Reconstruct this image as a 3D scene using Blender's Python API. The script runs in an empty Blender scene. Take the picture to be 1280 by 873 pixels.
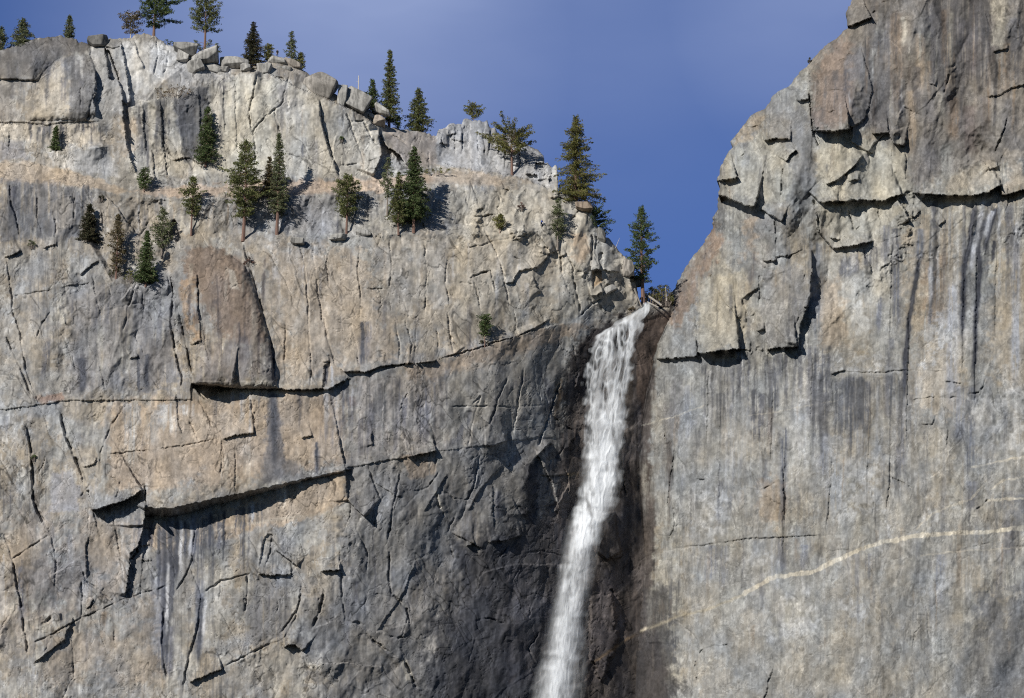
import bpy, bmesh, math, random
import numpy as np
from mathutils import Vector, Matrix

# ------------------------------------------------------------------ camera, sky, sun, exposure
scene = bpy.context.scene
COL = scene.collection
PITCH = math.radians(18.0)
CAM = np.array([0.0, -760.0, -247.0])
FWD = np.array([0.0, math.cos(PITCH), math.sin(PITCH)])
UP = np.array([0.0, -math.sin(PITCH), math.cos(PITCH)])
RIGHT = np.array([1.0, 0.0, 0.0])
MPX = 0.2                      # metres per photo pixel at 800 m
cd = bpy.data.cameras.new('camera')
cam = bpy.data.objects.new('camera', cd)
COL.objects.link(cam)
cam.location = CAM
cam.rotation_euler = (math.pi / 2 + PITCH, 0, 0)
cd.sensor_width = 36.0
cd.lens = 112.5
cd.clip_start = 1.0
cd.clip_end = 20000.0
scene.camera = cam

SUN_DIR = Vector((-0.55, -0.724, 0.417)).normalized()
elev = math.asin(SUN_DIR.z)
azim = math.atan2(SUN_DIR.x, SUN_DIR.y)          # clockwise from +Y
world = bpy.data.worlds.new('World')
scene.world = world
world.use_nodes = True
nt = world.node_tree
nt.nodes.clear()
w_out = nt.nodes.new('ShaderNodeOutputWorld')
w_bg = nt.nodes.new('ShaderNodeBackground')
w_sky = nt.nodes.new('ShaderNodeTexSky')
w_sky.sky_type = 'NISHITA'
w_sky.sun_disc = False
w_sky.sun_elevation = elev
w_sky.sun_rotation = azim
w_sky.altitude = 2500
w_sky.air_density = 1.0
w_sky.dust_density = 0.0
w_sky.ozone_density = 4.0
SKY_STRENGTH = 0.051
w_bg.inputs['Strength'].default_value = SKY_STRENGTH
# thin cirrus veil: a bank of cloud round one direction of the sky, broken by noise
def sky_dir(px, py):
    v = RIGHT * (px - 640) * MPX / 800 + UP * (436.5 - py) * MPX / 800 + FWD
    return v / np.linalg.norm(v)
def wn(t, **k):
    n = nt.nodes.new(t)
    for a, b in k.items(): setattr(n, a, b)
    return n
L = nt.links.new
w_tc = wn('ShaderNodeTexCoord')
w_map = wn('ShaderNodeMapping')
w_map.inputs['Rotation'].default_value = (0.0, 0.45, 0.0)
w_map.inputs['Scale'].default_value = (9.0, 9.0, 26.0)
w_n = wn('ShaderNodeTexNoise')
w_n.inputs['Scale'].default_value = 1.0; w_n.inputs['Detail'].default_value = 4.0; w_n.inputs['Roughness'].default_value = 0.5
L(w_tc.outputs['Generated'], w_map.inputs['Vector']); L(w_map.outputs['Vector'], w_n.inputs['Vector'])
veil = None
for (cx, cy), rad, amt in (((430, -60), 0.135, 1.0), ((1000, -70), 0.10, 0.7), ((640, -260), 0.20, 0.62)):
    dn = wn('ShaderNodeVectorMath', operation='DISTANCE'); dn.inputs[1].default_value = tuple(sky_dir(cx, cy))
    L(w_tc.outputs['Generated'], dn.inputs[0])
    mr = wn('ShaderNodeMapRange', interpolation_type='SMOOTHSTEP')
    mr.inputs['From Min'].default_value = rad; mr.inputs['From Max'].default_value = 0.0
    mr.inputs['To Min'].default_value = 0.0; mr.inputs['To Max'].default_value = amt
    L(dn.outputs['Value'], mr.inputs['Value'])
    if veil is None: veil = mr.outputs['Result']
    else:
        ad = wn('ShaderNodeMath', operation='MAXIMUM'); L(veil, ad.inputs[0]); L(mr.outputs['Result'], ad.inputs[1]); veil = ad.outputs[0]
w_nr = wn('ShaderNodeMapRange'); w_nr.inputs['From Min'].default_value = .25; w_nr.inputs['From Max'].default_value = .75
w_nr.inputs['To Min'].default_value = .72; w_nr.inputs['To Max'].default_value = 1.25
L(w_n.outputs['Fac'], w_nr.inputs['Value'])
w_mul = wn('ShaderNodeMath', operation='MULTIPLY', use_clamp=True); L(veil, w_mul.inputs[0]); L(w_nr.outputs['Result'], w_mul.inputs[1])
w_tint = wn('ShaderNodeMixRGB', blend_type='MULTIPLY'); w_tint.inputs['Fac'].default_value = 1.0
w_bd = wn('ShaderNodeVectorMath', operation='DISTANCE'); w_bd.inputs[1].default_value = tuple(sky_dir(640, 200))
L(w_tc.outputs['Generated'], w_bd.inputs[0])
w_br = wn('ShaderNodeMapRange', interpolation_type='SMOOTHSTEP')       # broad bright reach of sky over the notch
w_br.inputs['From Min'].default_value = .75; w_br.inputs['From Max'].default_value = .16
L(w_bd.outputs['Value'], w_br.inputs['Value'])
w_tc2 = wn('ShaderNodeMixRGB'); w_tc2.inputs['Color1'].default_value = (0.80, 0.88, 1.0, 1); w_tc2.inputs['Color2'].default_value = (1.10, 1.27, 1.84, 1)
L(w_br.outputs['Result'], w_tc2.inputs['Fac']); L(w_tc2.outputs['Color'], w_tint.inputs['Color2'])
w_mix = wn('ShaderNodeMixRGB'); w_mix.inputs['Color2'].default_value = (4.8, 6.15, 10.6, 1)
L(w_sky.outputs['Color'], w_tint.inputs['Color1']); L(w_tint.outputs['Color'], w_mix.inputs['Color1'])
L(w_mul.outputs[0], w_mix.inputs['Fac']); L(w_mix.outputs['Color'], w_bg.inputs['Color'])
L(w_bg.outputs['Background'], w_out.inputs['Surface'])

sd = bpy.data.lights.new('sun', 'SUN')
sd.energy = 4.5
sd.angle = math.radians(0.5)
sd.color = (1.0, 0.955, 0.86)
sun = bpy.data.objects.new('sun', sd)
COL.objects.link(sun)
sun.rotation_euler = SUN_DIR.to_track_quat('Z', 'Y').to_euler()
sun.location = (-300, -500, 400)

vs = scene.view_settings
vs.view_transform = 'Standard'
vs.look = 'None'
vs.gamma = 1.0
vs.use_curve_mapping = False
vs.exposure = 0.12
scene.cycles.transparent_max_bounces = 24
scene.cycles.use_denoising = False
scene.cycles.pixel_filter_type = 'BLACKMAN_HARRIS'
scene.cycles.filter_width = 1.1
scene.cycles.max_bounces = 5
scene.cycles.diffuse_bounces = 3

# ------------------------------------------------------------------ helpers
def PW(px, py, D):
    """world point seen at photo pixel (px, py) at axial depth D"""
    px = np.asarray(px, float); py = np.asarray(py, float); D = np.asarray(D, float)
    k = D * (MPX / 800.0)
    a = (px - 640.0) * k
    b = (436.5 - py) * k
    return (CAM + a[..., None] * RIGHT + b[..., None] * UP + D[..., None] * FWD)

def hsh(ix, iy, seed):
    h = (ix.astype(np.int64) * 374761393 + iy.astype(np.int64) * 668265263 + seed * 1442695041) & 0xFFFFFFFF
    h = ((h ^ (h >> 13)) * 1274126177) & 0xFFFFFFFF
    h = ((h ^ (h >> 16)) * 2246822519) & 0xFFFFFFFF
    return ((h ^ (h >> 15)) & 0xFFFFFF) / float(0xFFFFFF)

def vnoise(x, y, seed):
    ix = np.floor(x); iy = np.floor(y)
    fx = x - ix; fy = y - iy
    fx = fx * fx * fx * (fx * (fx * 6 - 15) + 10)
    fy = fy * fy * fy * (fy * (fy * 6 - 15) + 10)
    ix = ix.astype(np.int64); iy = iy.astype(np.int64)
    a = hsh(ix, iy, seed); b = hsh(ix + 1, iy, seed)
    c = hsh(ix, iy + 1, seed); d = hsh(ix + 1, iy + 1, seed)
    return (a + (b - a) * fx) * (1 - fy) + (c + (d - c) * fx) * fy

def fbm(x, y, seed, octv=5, gain=0.5):
    s = np.zeros_like(x); a = 1.0; n = 0.0
    for o in range(octv):
        s += a * vnoise(x * 2 ** o + o * 17.3, y * 2 ** o - o * 9.1, seed + o * 31)
        n += a; a *= gain
    return s / n

def worley(x, y, seed):
    ix = np.floor(x).astype(np.int64); iy = np.floor(y).astype(np.int64)
    f1 = np.full(x.shape, 9.0); f2 = np.full(x.shape, 9.0)
    cx = np.zeros_like(ix); cy = np.zeros_like(iy)
    dx1 = np.zeros_like(x); dy1 = np.zeros_like(x)
    for i in (-1, 0, 1):
        for j in (-1, 0, 1):
            kx = ix + i; ky = iy + j
            dx = x - (kx + hsh(kx, ky, seed)); dy = y - (ky + hsh(kx, ky, seed + 7))
            d = np.sqrt(dx * dx + dy * dy)
            m = d < f1
            f2 = np.where(m, f1, np.minimum(f2, d))
            f1 = np.where(m, d, f1)
            cx = np.where(m, kx, cx); cy = np.where(m, ky, cy)
            dx1 = np.where(m, dx, dx1); dy1 = np.where(m, dy, dy1)
    return f1, f2, cx, cy, dx1, dy1

def sst(a, b, x):
    t = np.clip((x - a) / (b - a), 0, 1)
    return t * t * (3 - 2 * t)

def tps(pts, X, Y):
    """thin plate spline through (x, y, v) control points, on a coarse grid then bilinear"""
    p = np.array(pts, float)
    n = len(p)
    q = p[:, :2] / 200.0
    def ker(r2):
        return np.where(r2 > 1e-12, 0.5 * r2 * np.log(np.maximum(r2, 1e-12)), 0)
    r2 = ((q[:, None] - q[None]) ** 2).sum(-1)
    A = np.zeros((n + 3, n + 3))
    A[:n, :n] = ker(r2) + np.eye(n) * 0.01
    A[:n, n] = 1; A[:n, n + 1:] = q; A[n, :n] = 1; A[n + 1:, :n] = q.T
    w = np.linalg.solve(A, np.concatenate([p[:, 2], np.zeros(3)]))
    gx = np.linspace(X.min(), X.max(), 120); gy = np.linspace(Y.min(), Y.max(), 120)
    G = np.stack(np.meshgrid(gx, gy), -1) / 200.0
    r2 = ((G[:, :, None] - q[None, None]) ** 2).sum(-1)
    V = ker(r2) @ w[:n] + w[n] + G @ w[n + 1:]
    fx = (X - gx[0]) / (gx[1] - gx[0]); fy = (Y - gy[0]) / (gy[1] - gy[0])
    i = np.clip(fx.astype(int), 0, 118); j = np.clip(fy.astype(int), 0, 118)
    a = fx - i; b = fy - j
    return (V[j, i] * (1 - a) + V[j, i + 1] * a) * (1 - b) + (V[j + 1, i] * (1 - a) + V[j + 1, i + 1] * a) * b

class Field:
    """relief (metres, positive = away) and rock colour of one cliff on a pixel lattice"""
    def __init__(s, x0, x1, y0, y1, step, seed):
        s.st = step; s.x0 = x0; s.y0 = y0; s.seed = seed
        xs = np.arange(x0, x1 + 1e-6, step); ys = np.arange(y0, y1 + 1e-6, step)
        s.X, s.Y = np.meshgrid(xs, ys)
        X, Y = s.X, s.Y
        s.XW = X + 1.2 * (fbm(X / 16, Y / 16, seed + 1, 3) - .5) * 2 + 0.7 * (vnoise(X / 3.5, Y / 3.5, seed + 2) - .5) * 2
        s.YW = Y + 1.2 * (fbm(X / 16, Y / 16, seed + 3, 3) - .5) * 2 + 0.8 * (vnoise(X / 3.5, Y / 3.5, seed + 4) - .5) * 2
        s.O = np.zeros_like(X)
        s.C = np.zeros(X.shape + (3,)); s.gain = 1.15
        # streak (vertical) and blotch noises reused by stains
        s.NS = fbm(X / 5.0 + 1.5 * fbm(X / 40, Y / 60, seed + 9, 2), Y / 110, seed + 5, 4, 0.6)
        s.NF = fbm(X / 2.2, Y / 45, seed + 6, 3, 0.6)
        s.NB = fbm(X / 30, Y / 30, seed + 7, 6, 0.6)
        s.NM = fbm(X / 8, Y / 8, seed + 8, 4, 0.6)

    def box(s, xa, xb, ya, yb):
        H, W = s.X.shape
        i0 = max(0, int((ya - s.y0) / s.st)); i1 = min(H, int((yb - s.y0) / s.st) + 2)
        j0 = max(0, int((xa - s.x0) / s.st)); j1 = min(W, int((xb - s.x0) / s.st) + 2)
        if i1 <= i0 or j1 <= j0: return None
        return (slice(i0, i1), slice(j0, j1))

    def near(s, pts, pad, closed=False):
        p = np.array(pts, float)
        if closed: p = np.vstack([p, p[:1]])
        sl = s.box(p[:, 0].min() - pad, p[:, 0].max() + pad, p[:, 1].min() - pad, p[:, 1].max() + pad)
        if sl is None: return None
        x = s.XW[sl]; y = s.YW[sl]
        d = np.full(x.shape, 1e9); side = np.zeros_like(x); sp = np.zeros_like(x); out = np.zeros(x.shape, bool)
        seg = np.hypot(*(p[1:] - p[:-1]).T); tot = seg.sum(); acc = 0.0
        n = len(p) - 1
        for k in range(n):
            ax, ay = p[k]; bx, by = p[k + 1]
            ux, uy = bx - ax, by - ay; l2 = ux * ux + uy * uy + 1e-9
            t = ((x - ax) * ux + (y - ay) * uy) / l2
            tc = np.clip(t, 0, 1)
            dd = np.hypot(x - ax - tc * ux, y - ay - tc * uy)
            m = dd < d - 1e-6
            d = np.where(m, dd, d)
            side = np.where(m, np.sign(ux * (y - ay) - uy * (x - ax)), side)
            sp = np.where(m, (acc + tc * seg[k]) / tot, sp)
            o = np.zeros(x.shape, bool)
            if k == 0: o |= t < 0
            if k == n - 1: o |= t > 1
            out = np.where(m, o, out)
            acc += seg[k]
        return sl, d, side, sp, out

    def mask(s, pts, feather):
        r = s.near(pts, feather * 1.5 + 2, True)
        if r is None: return None
        sl, d = r[0], r[1]
        x = s.XW[sl]; y = s.YW[sl]
        ins = np.zeros(x.shape, bool)
        n = len(pts)
        for k in range(n):
            ax, ay = pts[k]; bx, by = pts[(k + 1) % n]
            if ay == by: continue
            c = ((ay > y) != (by > y)) & (x < (bx - ax) * (y - ay) / (by - ay) + ax)
            ins ^= c
        sd_ = np.where(ins, d, -d)
        if feather > 2: sd_ = sd_ + feather * 1.5 * (s.NM[sl] - .5) * 2
        return sl, sst(-feather * .7, feather * .7, sd_) if feather > 0 else ins.astype(float), sd_

    # ---- relief
    def step(s, pts, t, Lf=25, side=-1, taper=0.15, und=0.0):
        """the given side of the line stands t metres proud (side -1: above a left-to-right line), fading over Lf px"""
        r = s.near(pts, Lf * 3.2)
        if r is None: return
        sl, d, sg, sp, out = r
        t = t * (s.gain if t > 1.2 else 1.0)
        f = np.exp(-(d / Lf) ** 1.3)
        if taper > 0:
            f = f * sst(0, taper, sp) * sst(0, taper, 1 - sp)
        f = np.where(out, 0, f)
        on = sg * side > 0
        s.O[sl] -= np.where(on, t * f, 0)
        if und:
            s.O[sl] += np.where(~on, und * f, 0)

    def crack(s, pts, w=1.3, depth=1.0, taper=0.12):
        r = s.near(pts, w + 2)
        if r is None: return
        sl, d, sg, sp, out = r
        ww = w * (0.55 + 0.9 * s.NM[sl])
        f = np.clip(1 - d / ww, 0, 1) ** 0.7 * (.25 + .75 * sst(.3, .6, vnoise(sp * len(pts) * 2.3 + pts[0][0], sp * 0 + pts[0][1], 5)))
        if taper > 0: f = f * (0.25 + 0.75 * sst(0, taper, sp) * sst(0, taper, 1 - sp))
        s.O[sl] += depth * f

    def plate(s, pts, t, tx=0.0, ty=0.0, feather=0.0):
        """polygon lifted t metres, tilted tx, ty (metres per px) about its centre"""
        r = s.mask(pts, feather)
        if r is None: return
        sl, m, _ = r
        cx = sum(p[0] for p in pts) / len(pts); cy = sum(p[1] for p in pts) / len(pts)
        s.O[sl] -= m * (t + tx * (s.X[sl] - cx) + ty * (s.Y[sl] - cy))

    def bulge(s, pts, t, R):
        """polygon swelling out to t metres at R px inside its outline"""
        r = s.mask(pts, 0)
        if r is None: return
        sl, m, sd_ = r
        q = np.clip(sd_ / R, 0, 1)
        s.O[sl] -= t * np.sqrt(np.clip(1 - (1 - q) ** 2, 0, 1)) * m

    # ---- colour
    def stain(s, pts, col, k=0.7, feather=8, mode='b', lo=.35, hi=.65):
        r = s.mask(pts, feather)
        if r is None: return
        sl, m, _ = r
        if mode == 's': nz = sst(lo - .07, hi - .13, .75 * s.NS[sl] + .25 * s.NF[sl])
        elif mode == 'f': nz = sst(lo, hi, 0.5 * s.NS[sl] + 0.5 * s.NF[sl])
        elif mode == 'b': nz = sst(lo - .07, hi - .11, .6 * s.NB[sl] + .4 * s.NM[sl])
        elif mode == 'm': nz = sst(lo, hi, s.NM[sl])
        else: nz = 1.0
        a = (k * m * nz)[..., None]
        s.C[sl] = s.C[sl] * (1 - a) + np.array(col) * a

    def streak(s, pts, col, w=3, k=0.8, mode='f', lo=.3, hi=.6):
        r = s.near(pts, w * 2.5)
        if r is None: return
        sl, d, sg, sp, out = r
        m = np.exp(-(d / w) ** 2) * sst(0, .08, sp) * sst(0, .3, 1 - sp)
        if mode == 'f': m = np.clip(m * 1.5, 0, 1) * (.15 + .85 * sst(lo + .08, hi - .06, .65 * s.NF[sl] + .35 * s.NM[sl]))
        if mode == 'm': m = m * sst(lo, hi, s.NM[sl])
        a = (k * m)[..., None]
        s.C[sl] = s.C[sl] * (1 - a) + np.array(col) * a

    def facets(s, size, tilt, blk, seed, amp=1.0, sx=1.0, rot=0.0):
        """angular broken faces: flat triangular facets meeting at creases, and a few blocks set back along straight joints"""
        c, n = math.cos(rot), math.sin(rot)
        wx = s.X + size * .5 * (fbm(s.X / (size * 2.2), s.Y / (size * 2.2), seed + 50, 2) - .5) + (s.XW - s.X)
        wy = s.Y + size * .5 * (fbm(s.X / (size * 2.2), s.Y / (size * 2.2), seed + 60, 2) - .5) + (s.YW - s.Y)
        x = (c * wx + n * wy) / (size * sx); y = (-n * wx + c * wy) / size
        ix = np.floor(x).astype(np.int64); iy = np.floor(y).astype(np.int64)
        fx = x - ix; fy = y - iy
        h00 = hsh(ix, iy, seed); h11 = hsh(ix + 1, iy + 1, seed); h10 = hsh(ix + 1, iy, seed); h01 = hsh(ix, iy + 1, seed)
        h = np.where(fx > fy, h00 + fx * (h10 - h00) + fy * (h11 - h10), h00 + fy * (h01 - h00) + fx * (h11 - h01))
        s.O += amp * (h - .5) * size * MPX * tilt
        if blk:
            f1, f2, cx, cy, dx, dy = worley(x * .8 + 7, y * .8, seed + 5)
            o = hsh(cx, cy, seed + 13)
            s.O -= amp * blk * np.where(o > .7, (o - .7) / .3, 0) * np.clip((f2 - f1) * 14, 0, 1)

    def depth(s, px, py):
        """absolute depth of the rock surface at a pixel"""
        j = np.clip(np.round((np.asarray(px, float) - s.x0) / s.st).astype(int), 0, s.X.shape[1] - 1)
        i = np.clip(np.round((np.asarray(py, float) - s.y0) / s.st).astype(int), 0, s.X.shape[0] - 1)
        return 800 + 0.325 * (436.5 - s.Y[i, j]) * MPX + s.O[i, j]

def poly_at(pts, v, key=1):
    a = np.array(pts, float)
    o = np.argsort(a[:, key], kind='stable')
    return np.interp(v, a[o, key], a[o, 1 - key])

def mesh_grid(name, P, keep, C, mat):
    """a lattice of world points as one mesh with a colour attribute"""
    H, W = P.shape[:2]
    idx = np.arange(H * W).reshape(H, W)
    q = np.stack([idx[1:, :-1], idx[1:, 1:], idx[:-1, 1:], idx[:-1, :-1]], -1)
    k = keep[1:, :-1] & keep[1:, 1:] & keep[:-1, 1:] & keep[:-1, :-1]
    q = q[k]
    used = np.zeros(H * W, bool); used[q.ravel()] = True
    new = np.cumsum(used) - 1
    q = new[q]
    co = P.reshape(-1, 3)[used].astype(np.float32)
    me = bpy.data.meshes.new(name)
    me.vertices.add(len(co)); me.vertices.foreach_set('co', co.ravel())
    me.loops.add(q.size); me.loops.foreach_set('vertex_index', q.ravel().astype(np.int32))
    me.polygons.add(len(q))
    me.polygons.foreach_set('loop_start', np.arange(0, q.size, 4, dtype=np.int32))
    me.update(calc_edges=True)
    if C is not None:
        at = me.color_attributes.new('rock', 'FLOAT_COLOR', 'POINT')
        c4 = np.ones((len(co), 4), np.float32); c4[:, :C.shape[-1]] = C.reshape(-1, C.shape[-1])[used]
        at.data.foreach_set('color', c4.ravel())
    me.materials.append(mat)
    o = bpy.data.objects.new(name, me)
    COL.objects.link(o)
    return o

def new_mat(name):
    m = bpy.data.materials.new(name)
    m.use_nodes = True
    n = m.node_tree
    return m, n, n.nodes['Principled BSDF']

def rock_material():
    m, n, b = new_mat('granite')
    at = n.nodes.new('ShaderNodeAttribute'); at.attribute_name = 'rock'
    tc = n.nodes.new('ShaderNodeTexCoord')
    n1 = n.nodes.new('ShaderNodeTexNoise'); n1.inputs['Scale'].default_value = 0.9; n1.inputs['Detail'].default_value = 9; n1.inputs['Roughness'].default_value = .7
    mp = n.nodes.new('ShaderNodeMapping'); mp.inputs['Scale'].default_value = (1.3, 1.3, .12)
    n2 = n.nodes.new('ShaderNodeTexNoise'); n2.inputs['Scale'].default_value = 1.0; n2.inputs['Detail'].default_value = 6; n2.inputs['Roughness'].default_value = .65
    r1 = n.nodes.new('ShaderNodeMapRange'); r1.inputs['From Min'].default_value = .32; r1.inputs['From Max'].default_value = .68; r1.inputs['To Min'].default_value = .82; r1.inputs['To Max'].default_value = 1.18
    r2 = n.nodes.new('ShaderNodeMapRange'); r2.inputs['From Min'].default_value = .3; r2.inputs['From Max'].default_value = .7; r2.inputs['To Min'].default_value = .84; r2.inputs['To Max'].default_value = 1.14
    mu = n.nodes.new('ShaderNodeMath'); mu.operation = 'MULTIPLY'
    mx = n.nodes.new('ShaderNodeMixRGB'); mx.blend_type = 'MULTIPLY'; mx.inputs['Fac'].default_value = 1
    bp = n.nodes.new('ShaderNodeBump'); bp.inputs['Strength'].default_value = .5; bp.inputs['Distance'].default_value = .07
    l = n.links.new
    l(tc.outputs['Object'], n1.inputs['Vector']); l(tc.outputs['Object'], mp.inputs['Vector']); l(mp.outputs['Vector'], n2.inputs['Vector'])
    l(n1.outputs['Fac'], r1.inputs['Value']); l(n2.outputs['Fac'], r2.inputs['Value'])
    l(r1.outputs['Result'], mu.inputs[0]); l(r2.outputs['Result'], mu.inputs[1])
    l(at.outputs['Color'], mx.inputs['Color1']); l(mu.outputs[0], mx.inputs['Color2'])
    l(mx.outputs['Color'], b.inputs['Base Color'])
    l(n1.outputs['Fac'], bp.inputs['Height']); l(bp.outputs['Normal'], b.inputs['Normal'])
    b.inputs['Roughness'].default_value = .85
    b.inputs['Specular IOR Level'].default_value = .25
    return m
GRANITE = rock_material()

def tag(o, label=None, cat=None, group=None, kind=None):
    if label: o['label'] = label
    if cat: o['category'] = cat
    if group: o['group'] = group
    if kind: o['kind'] = kind
    return o

# rock colours (albedo)
TAN = (.33, .285, .222); GREY = (.275, .268, .252); PALE = (.41, .395, .35); CREAM = (.52, .46, .37)
DARK = (.115, .108, .108); BLUE = (.12, .125, .15); BROWN = (.225, .16, .115); ORANGE = (.40, .245, .12)
SAND = (.40, .325, .24); WHITE = (.56, .54, .50); WET = (.05, .042, .04); WETB = (.105, .08, .066)

def base_colour(F, kt, kg, rest=1.0):
    X, Y = F.X, F.Y
    big = fbm(X / 120, Y / 120, F.seed + 21, 4)
    t = sst(.40, .60, .55 * big + .45 * F.NB + kt)[..., None]
    C = np.array(TAN) * t + np.array(GREY) * (1 - t)
    # lichen-free pale patches and scars with crisp rims
    p = sst(.555, .60, fbm(X / 38, Y / 55, F.seed + 22, 6, .62) + kg)[..., None]
    C = C * (1 - .55 * p) + np.array(PALE) * .55 * p
    p = sst(.60, .63, fbm(X / 13, Y / 18, F.seed + 24, 5, .62))[..., None]
    C = C * (1 - .45 * p) + np.array((.45, .44, .41)) * .45 * p
    # water streaks
    d = sst(.50, .62, .6 * F.NS + .4 * fbm(X / 60, Y / 90, F.seed + 23, 4))[..., None]
    C = C * (1 - .3 * d) + np.array((.15, .147, .147)) * .3 * d
    d = sst(.56, .62, F.NF) * sst(.42, .60, fbm(X / 50, Y / 80, F.seed + 25, 4)); d = d[..., None]
    C = C * (1 - .42 * d) + np.array((.105, .105, .11)) * .42 * d
    d = sst(.58, .64, fbm(X / 18, Y / 14, F.seed + 26, 5, .65))[..., None]
    C = C * (1 - .3 * d) + np.array((.17, .165, .16)) * .3 * d
    return C

def drips(F, box, n, cols, ln, w, seed, k=.8, top=None):
    """narrow run-off streaks starting inside a box, or from a line of seeps (top)"""
    r = random.Random(seed)
    for i in range(n):
        x = r.uniform(box[0], box[2])
        y = (float(np.interp(x, [p[0] for p in top], [p[1] for p in top])) + r.uniform(0, 5)) if top else r.uniform(box[1], box[3])
        l_ = ln * r.uniform(.35, 1.5); dx = r.uniform(-.05, .01) * l_
        ww = w * r.choice((.5, .7, .9, 1.3, 2.0))
        q = [(x, y), (x + dx * .4 + r.uniform(-.8, .8), y + l_ * .5), (x + dx, y + l_)]
        rr_ = F.near(q, ww * 2 + 2)
        if rr_ is None: continue
        sl, d, sg, sp, out = rr_
        m = (1 - sst(ww * .5, ww * 1.1, d * (.6 + .8 * F.NF[sl]))) * (1 - sst(.55, 1, sp)) * sst(0, .05, sp) * (.3 + .7 * sst(.36, .56, .5 * F.NF[sl] + .5 * F.NM[sl]))
        a = (k * r.uniform(.5, 1.1) * m).clip(0, 1)[..., None]
        F.C[sl] = F.C[sl] * (1 - a) + np.array(r.choice(cols)) * a

def grain(F):
    """fine vertical and blotchy variation of the bare rock, over every colour"""
    X, Y = F.X, F.Y
    f1 = fbm(X / 3.0, Y / 26, F.seed + 81, 3, .65); f2 = fbm(X / 4.5, Y / 5.5, F.seed + 82, 4, .65); f3 = fbm(X / 14, Y / 40, F.seed + 83, 4, .6)
    F.C *= np.clip(1 + .24 * (f1 - .5) + .26 * (f2 - .5) + .24 * (f3 - .5) + .13 * (sst(.53, .56, f2) - .5) - .14 * sst(.60, .62, fbm(X / 6, Y / 9, F.seed + 86, 4, .6)), .4, 1.7)[..., None]
    rough = 1.0 if F.x0 < 0 else .5
    for sx_, sy_, sh, kk, wd in ((13, 34, .3, .5, .016), (24, 60, -.5, .55, .012), (30, 16, .2, .4, .010), (8, 15, .6, .35, .018)):
        v_ = fbm((X + sh * Y) / sx_, Y / sy_, F.seed + int(sx_ * 7), 3, .5)
        gate = sst(.45, .6, fbm(X / 40 + sx_, Y / 50, F.seed + 87, 3))
        ln_ = (1 - sst(wd * .35, wd, np.abs(v_ - .5))) * gate
        F.C *= (1 - kk * rough * ln_)[..., None]; F.O += .14 * rough * ln_
        ln_ = (1 - sst(wd * .35, wd, np.abs(v_ - .455))) * gate
        F.C *= (1 + .25 * ln_)[..., None]
    F.C *= np.array((.935, .955, .965))
    for size, asp, kk, sd_ in ((34, 1.9, .24, 1), (13, 2.2, .20, 2), (6, 1.8, .16, 3)):
        f1_, f2_, cx_, cy_, _, _ = worley((F.XW + .25 * F.YW) / size, F.YW / (size * asp), F.seed + 90 + sd_)
        F.C *= (1 + kk * (hsh(cx_, cy_, F.seed + 95 + sd_) - .5))[..., None]
    w = (fbm(X / 25, Y / 40, F.seed + 84, 4) - .5)[..., None]
    F.C *= 1 + w * np.array((.20, .05, -.20))

STEP = 0.9
# ================================================================== LEFT CLIFF
SKY_L = [(-200, 78), (-90, 70), (-40, 66), (0, 62), (22, 57), (35, 52), (45, 49), (60, 46), (77, 44), (80, 46), (95, 48), (98, 52), (108, 53), (114, 55),
         (131, 55), (132, 49), (150, 48), (152, 48), (165, 47), (167, 44), (178, 41), (185, 42), (196, 46), (205, 52), (207, 55), (222, 60),
         (226, 65), (236, 72), (240, 76), (246, 75), (262, 75), (270, 78), (283, 84), (300, 86), (315, 83), (324, 82), (335, 76), (345, 75),
         (357, 76), (370, 81), (378, 88), (395, 100), (412, 114), (425, 120), (440, 126), (455, 134), (470, 144), (480, 154), (487, 159), (500, 161), (520, 164),
         (535, 167), (545, 170), (547, 163), (556, 160), (558, 158), (561, 154), (570, 154), (577, 155), (579, 149), (582, 147),
         (587, 150), (598, 150), (603, 152), (609, 151), (612, 158), (615, 160), (619, 160), (622, 167), (626, 170), (634, 170),
         (636, 164), (641, 162), (646, 164), (647, 172), (655, 178), (664, 184), (668, 186), (673, 187), (675, 189), (680, 195),
         (681, 204), (685, 203), (688, 206), (690, 208), (695, 206), (697, 208), (698, 241), (703, 241), (712, 243), (718, 250), (725, 252),
         (735, 255), (740, 262), (743, 268), (746, 282), (748, 286), (754, 291), (756, 297), (762, 298), (768, 306), (773, 313), (780, 320),
         (786, 325), (791, 330), (792, 338), (793, 346), (795, 352), (797, 362), (798, 372), (800, 378), (806, 378), (814, 379), (820, 383), (826, 385),
         (835, 382), (900, 382)]
FL = Field(-190, 880, 20, 945, STEP, 100)
X, Y = FL.X, FL.Y
FL.C = base_colour(FL, 0.02, 0.0)
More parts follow.
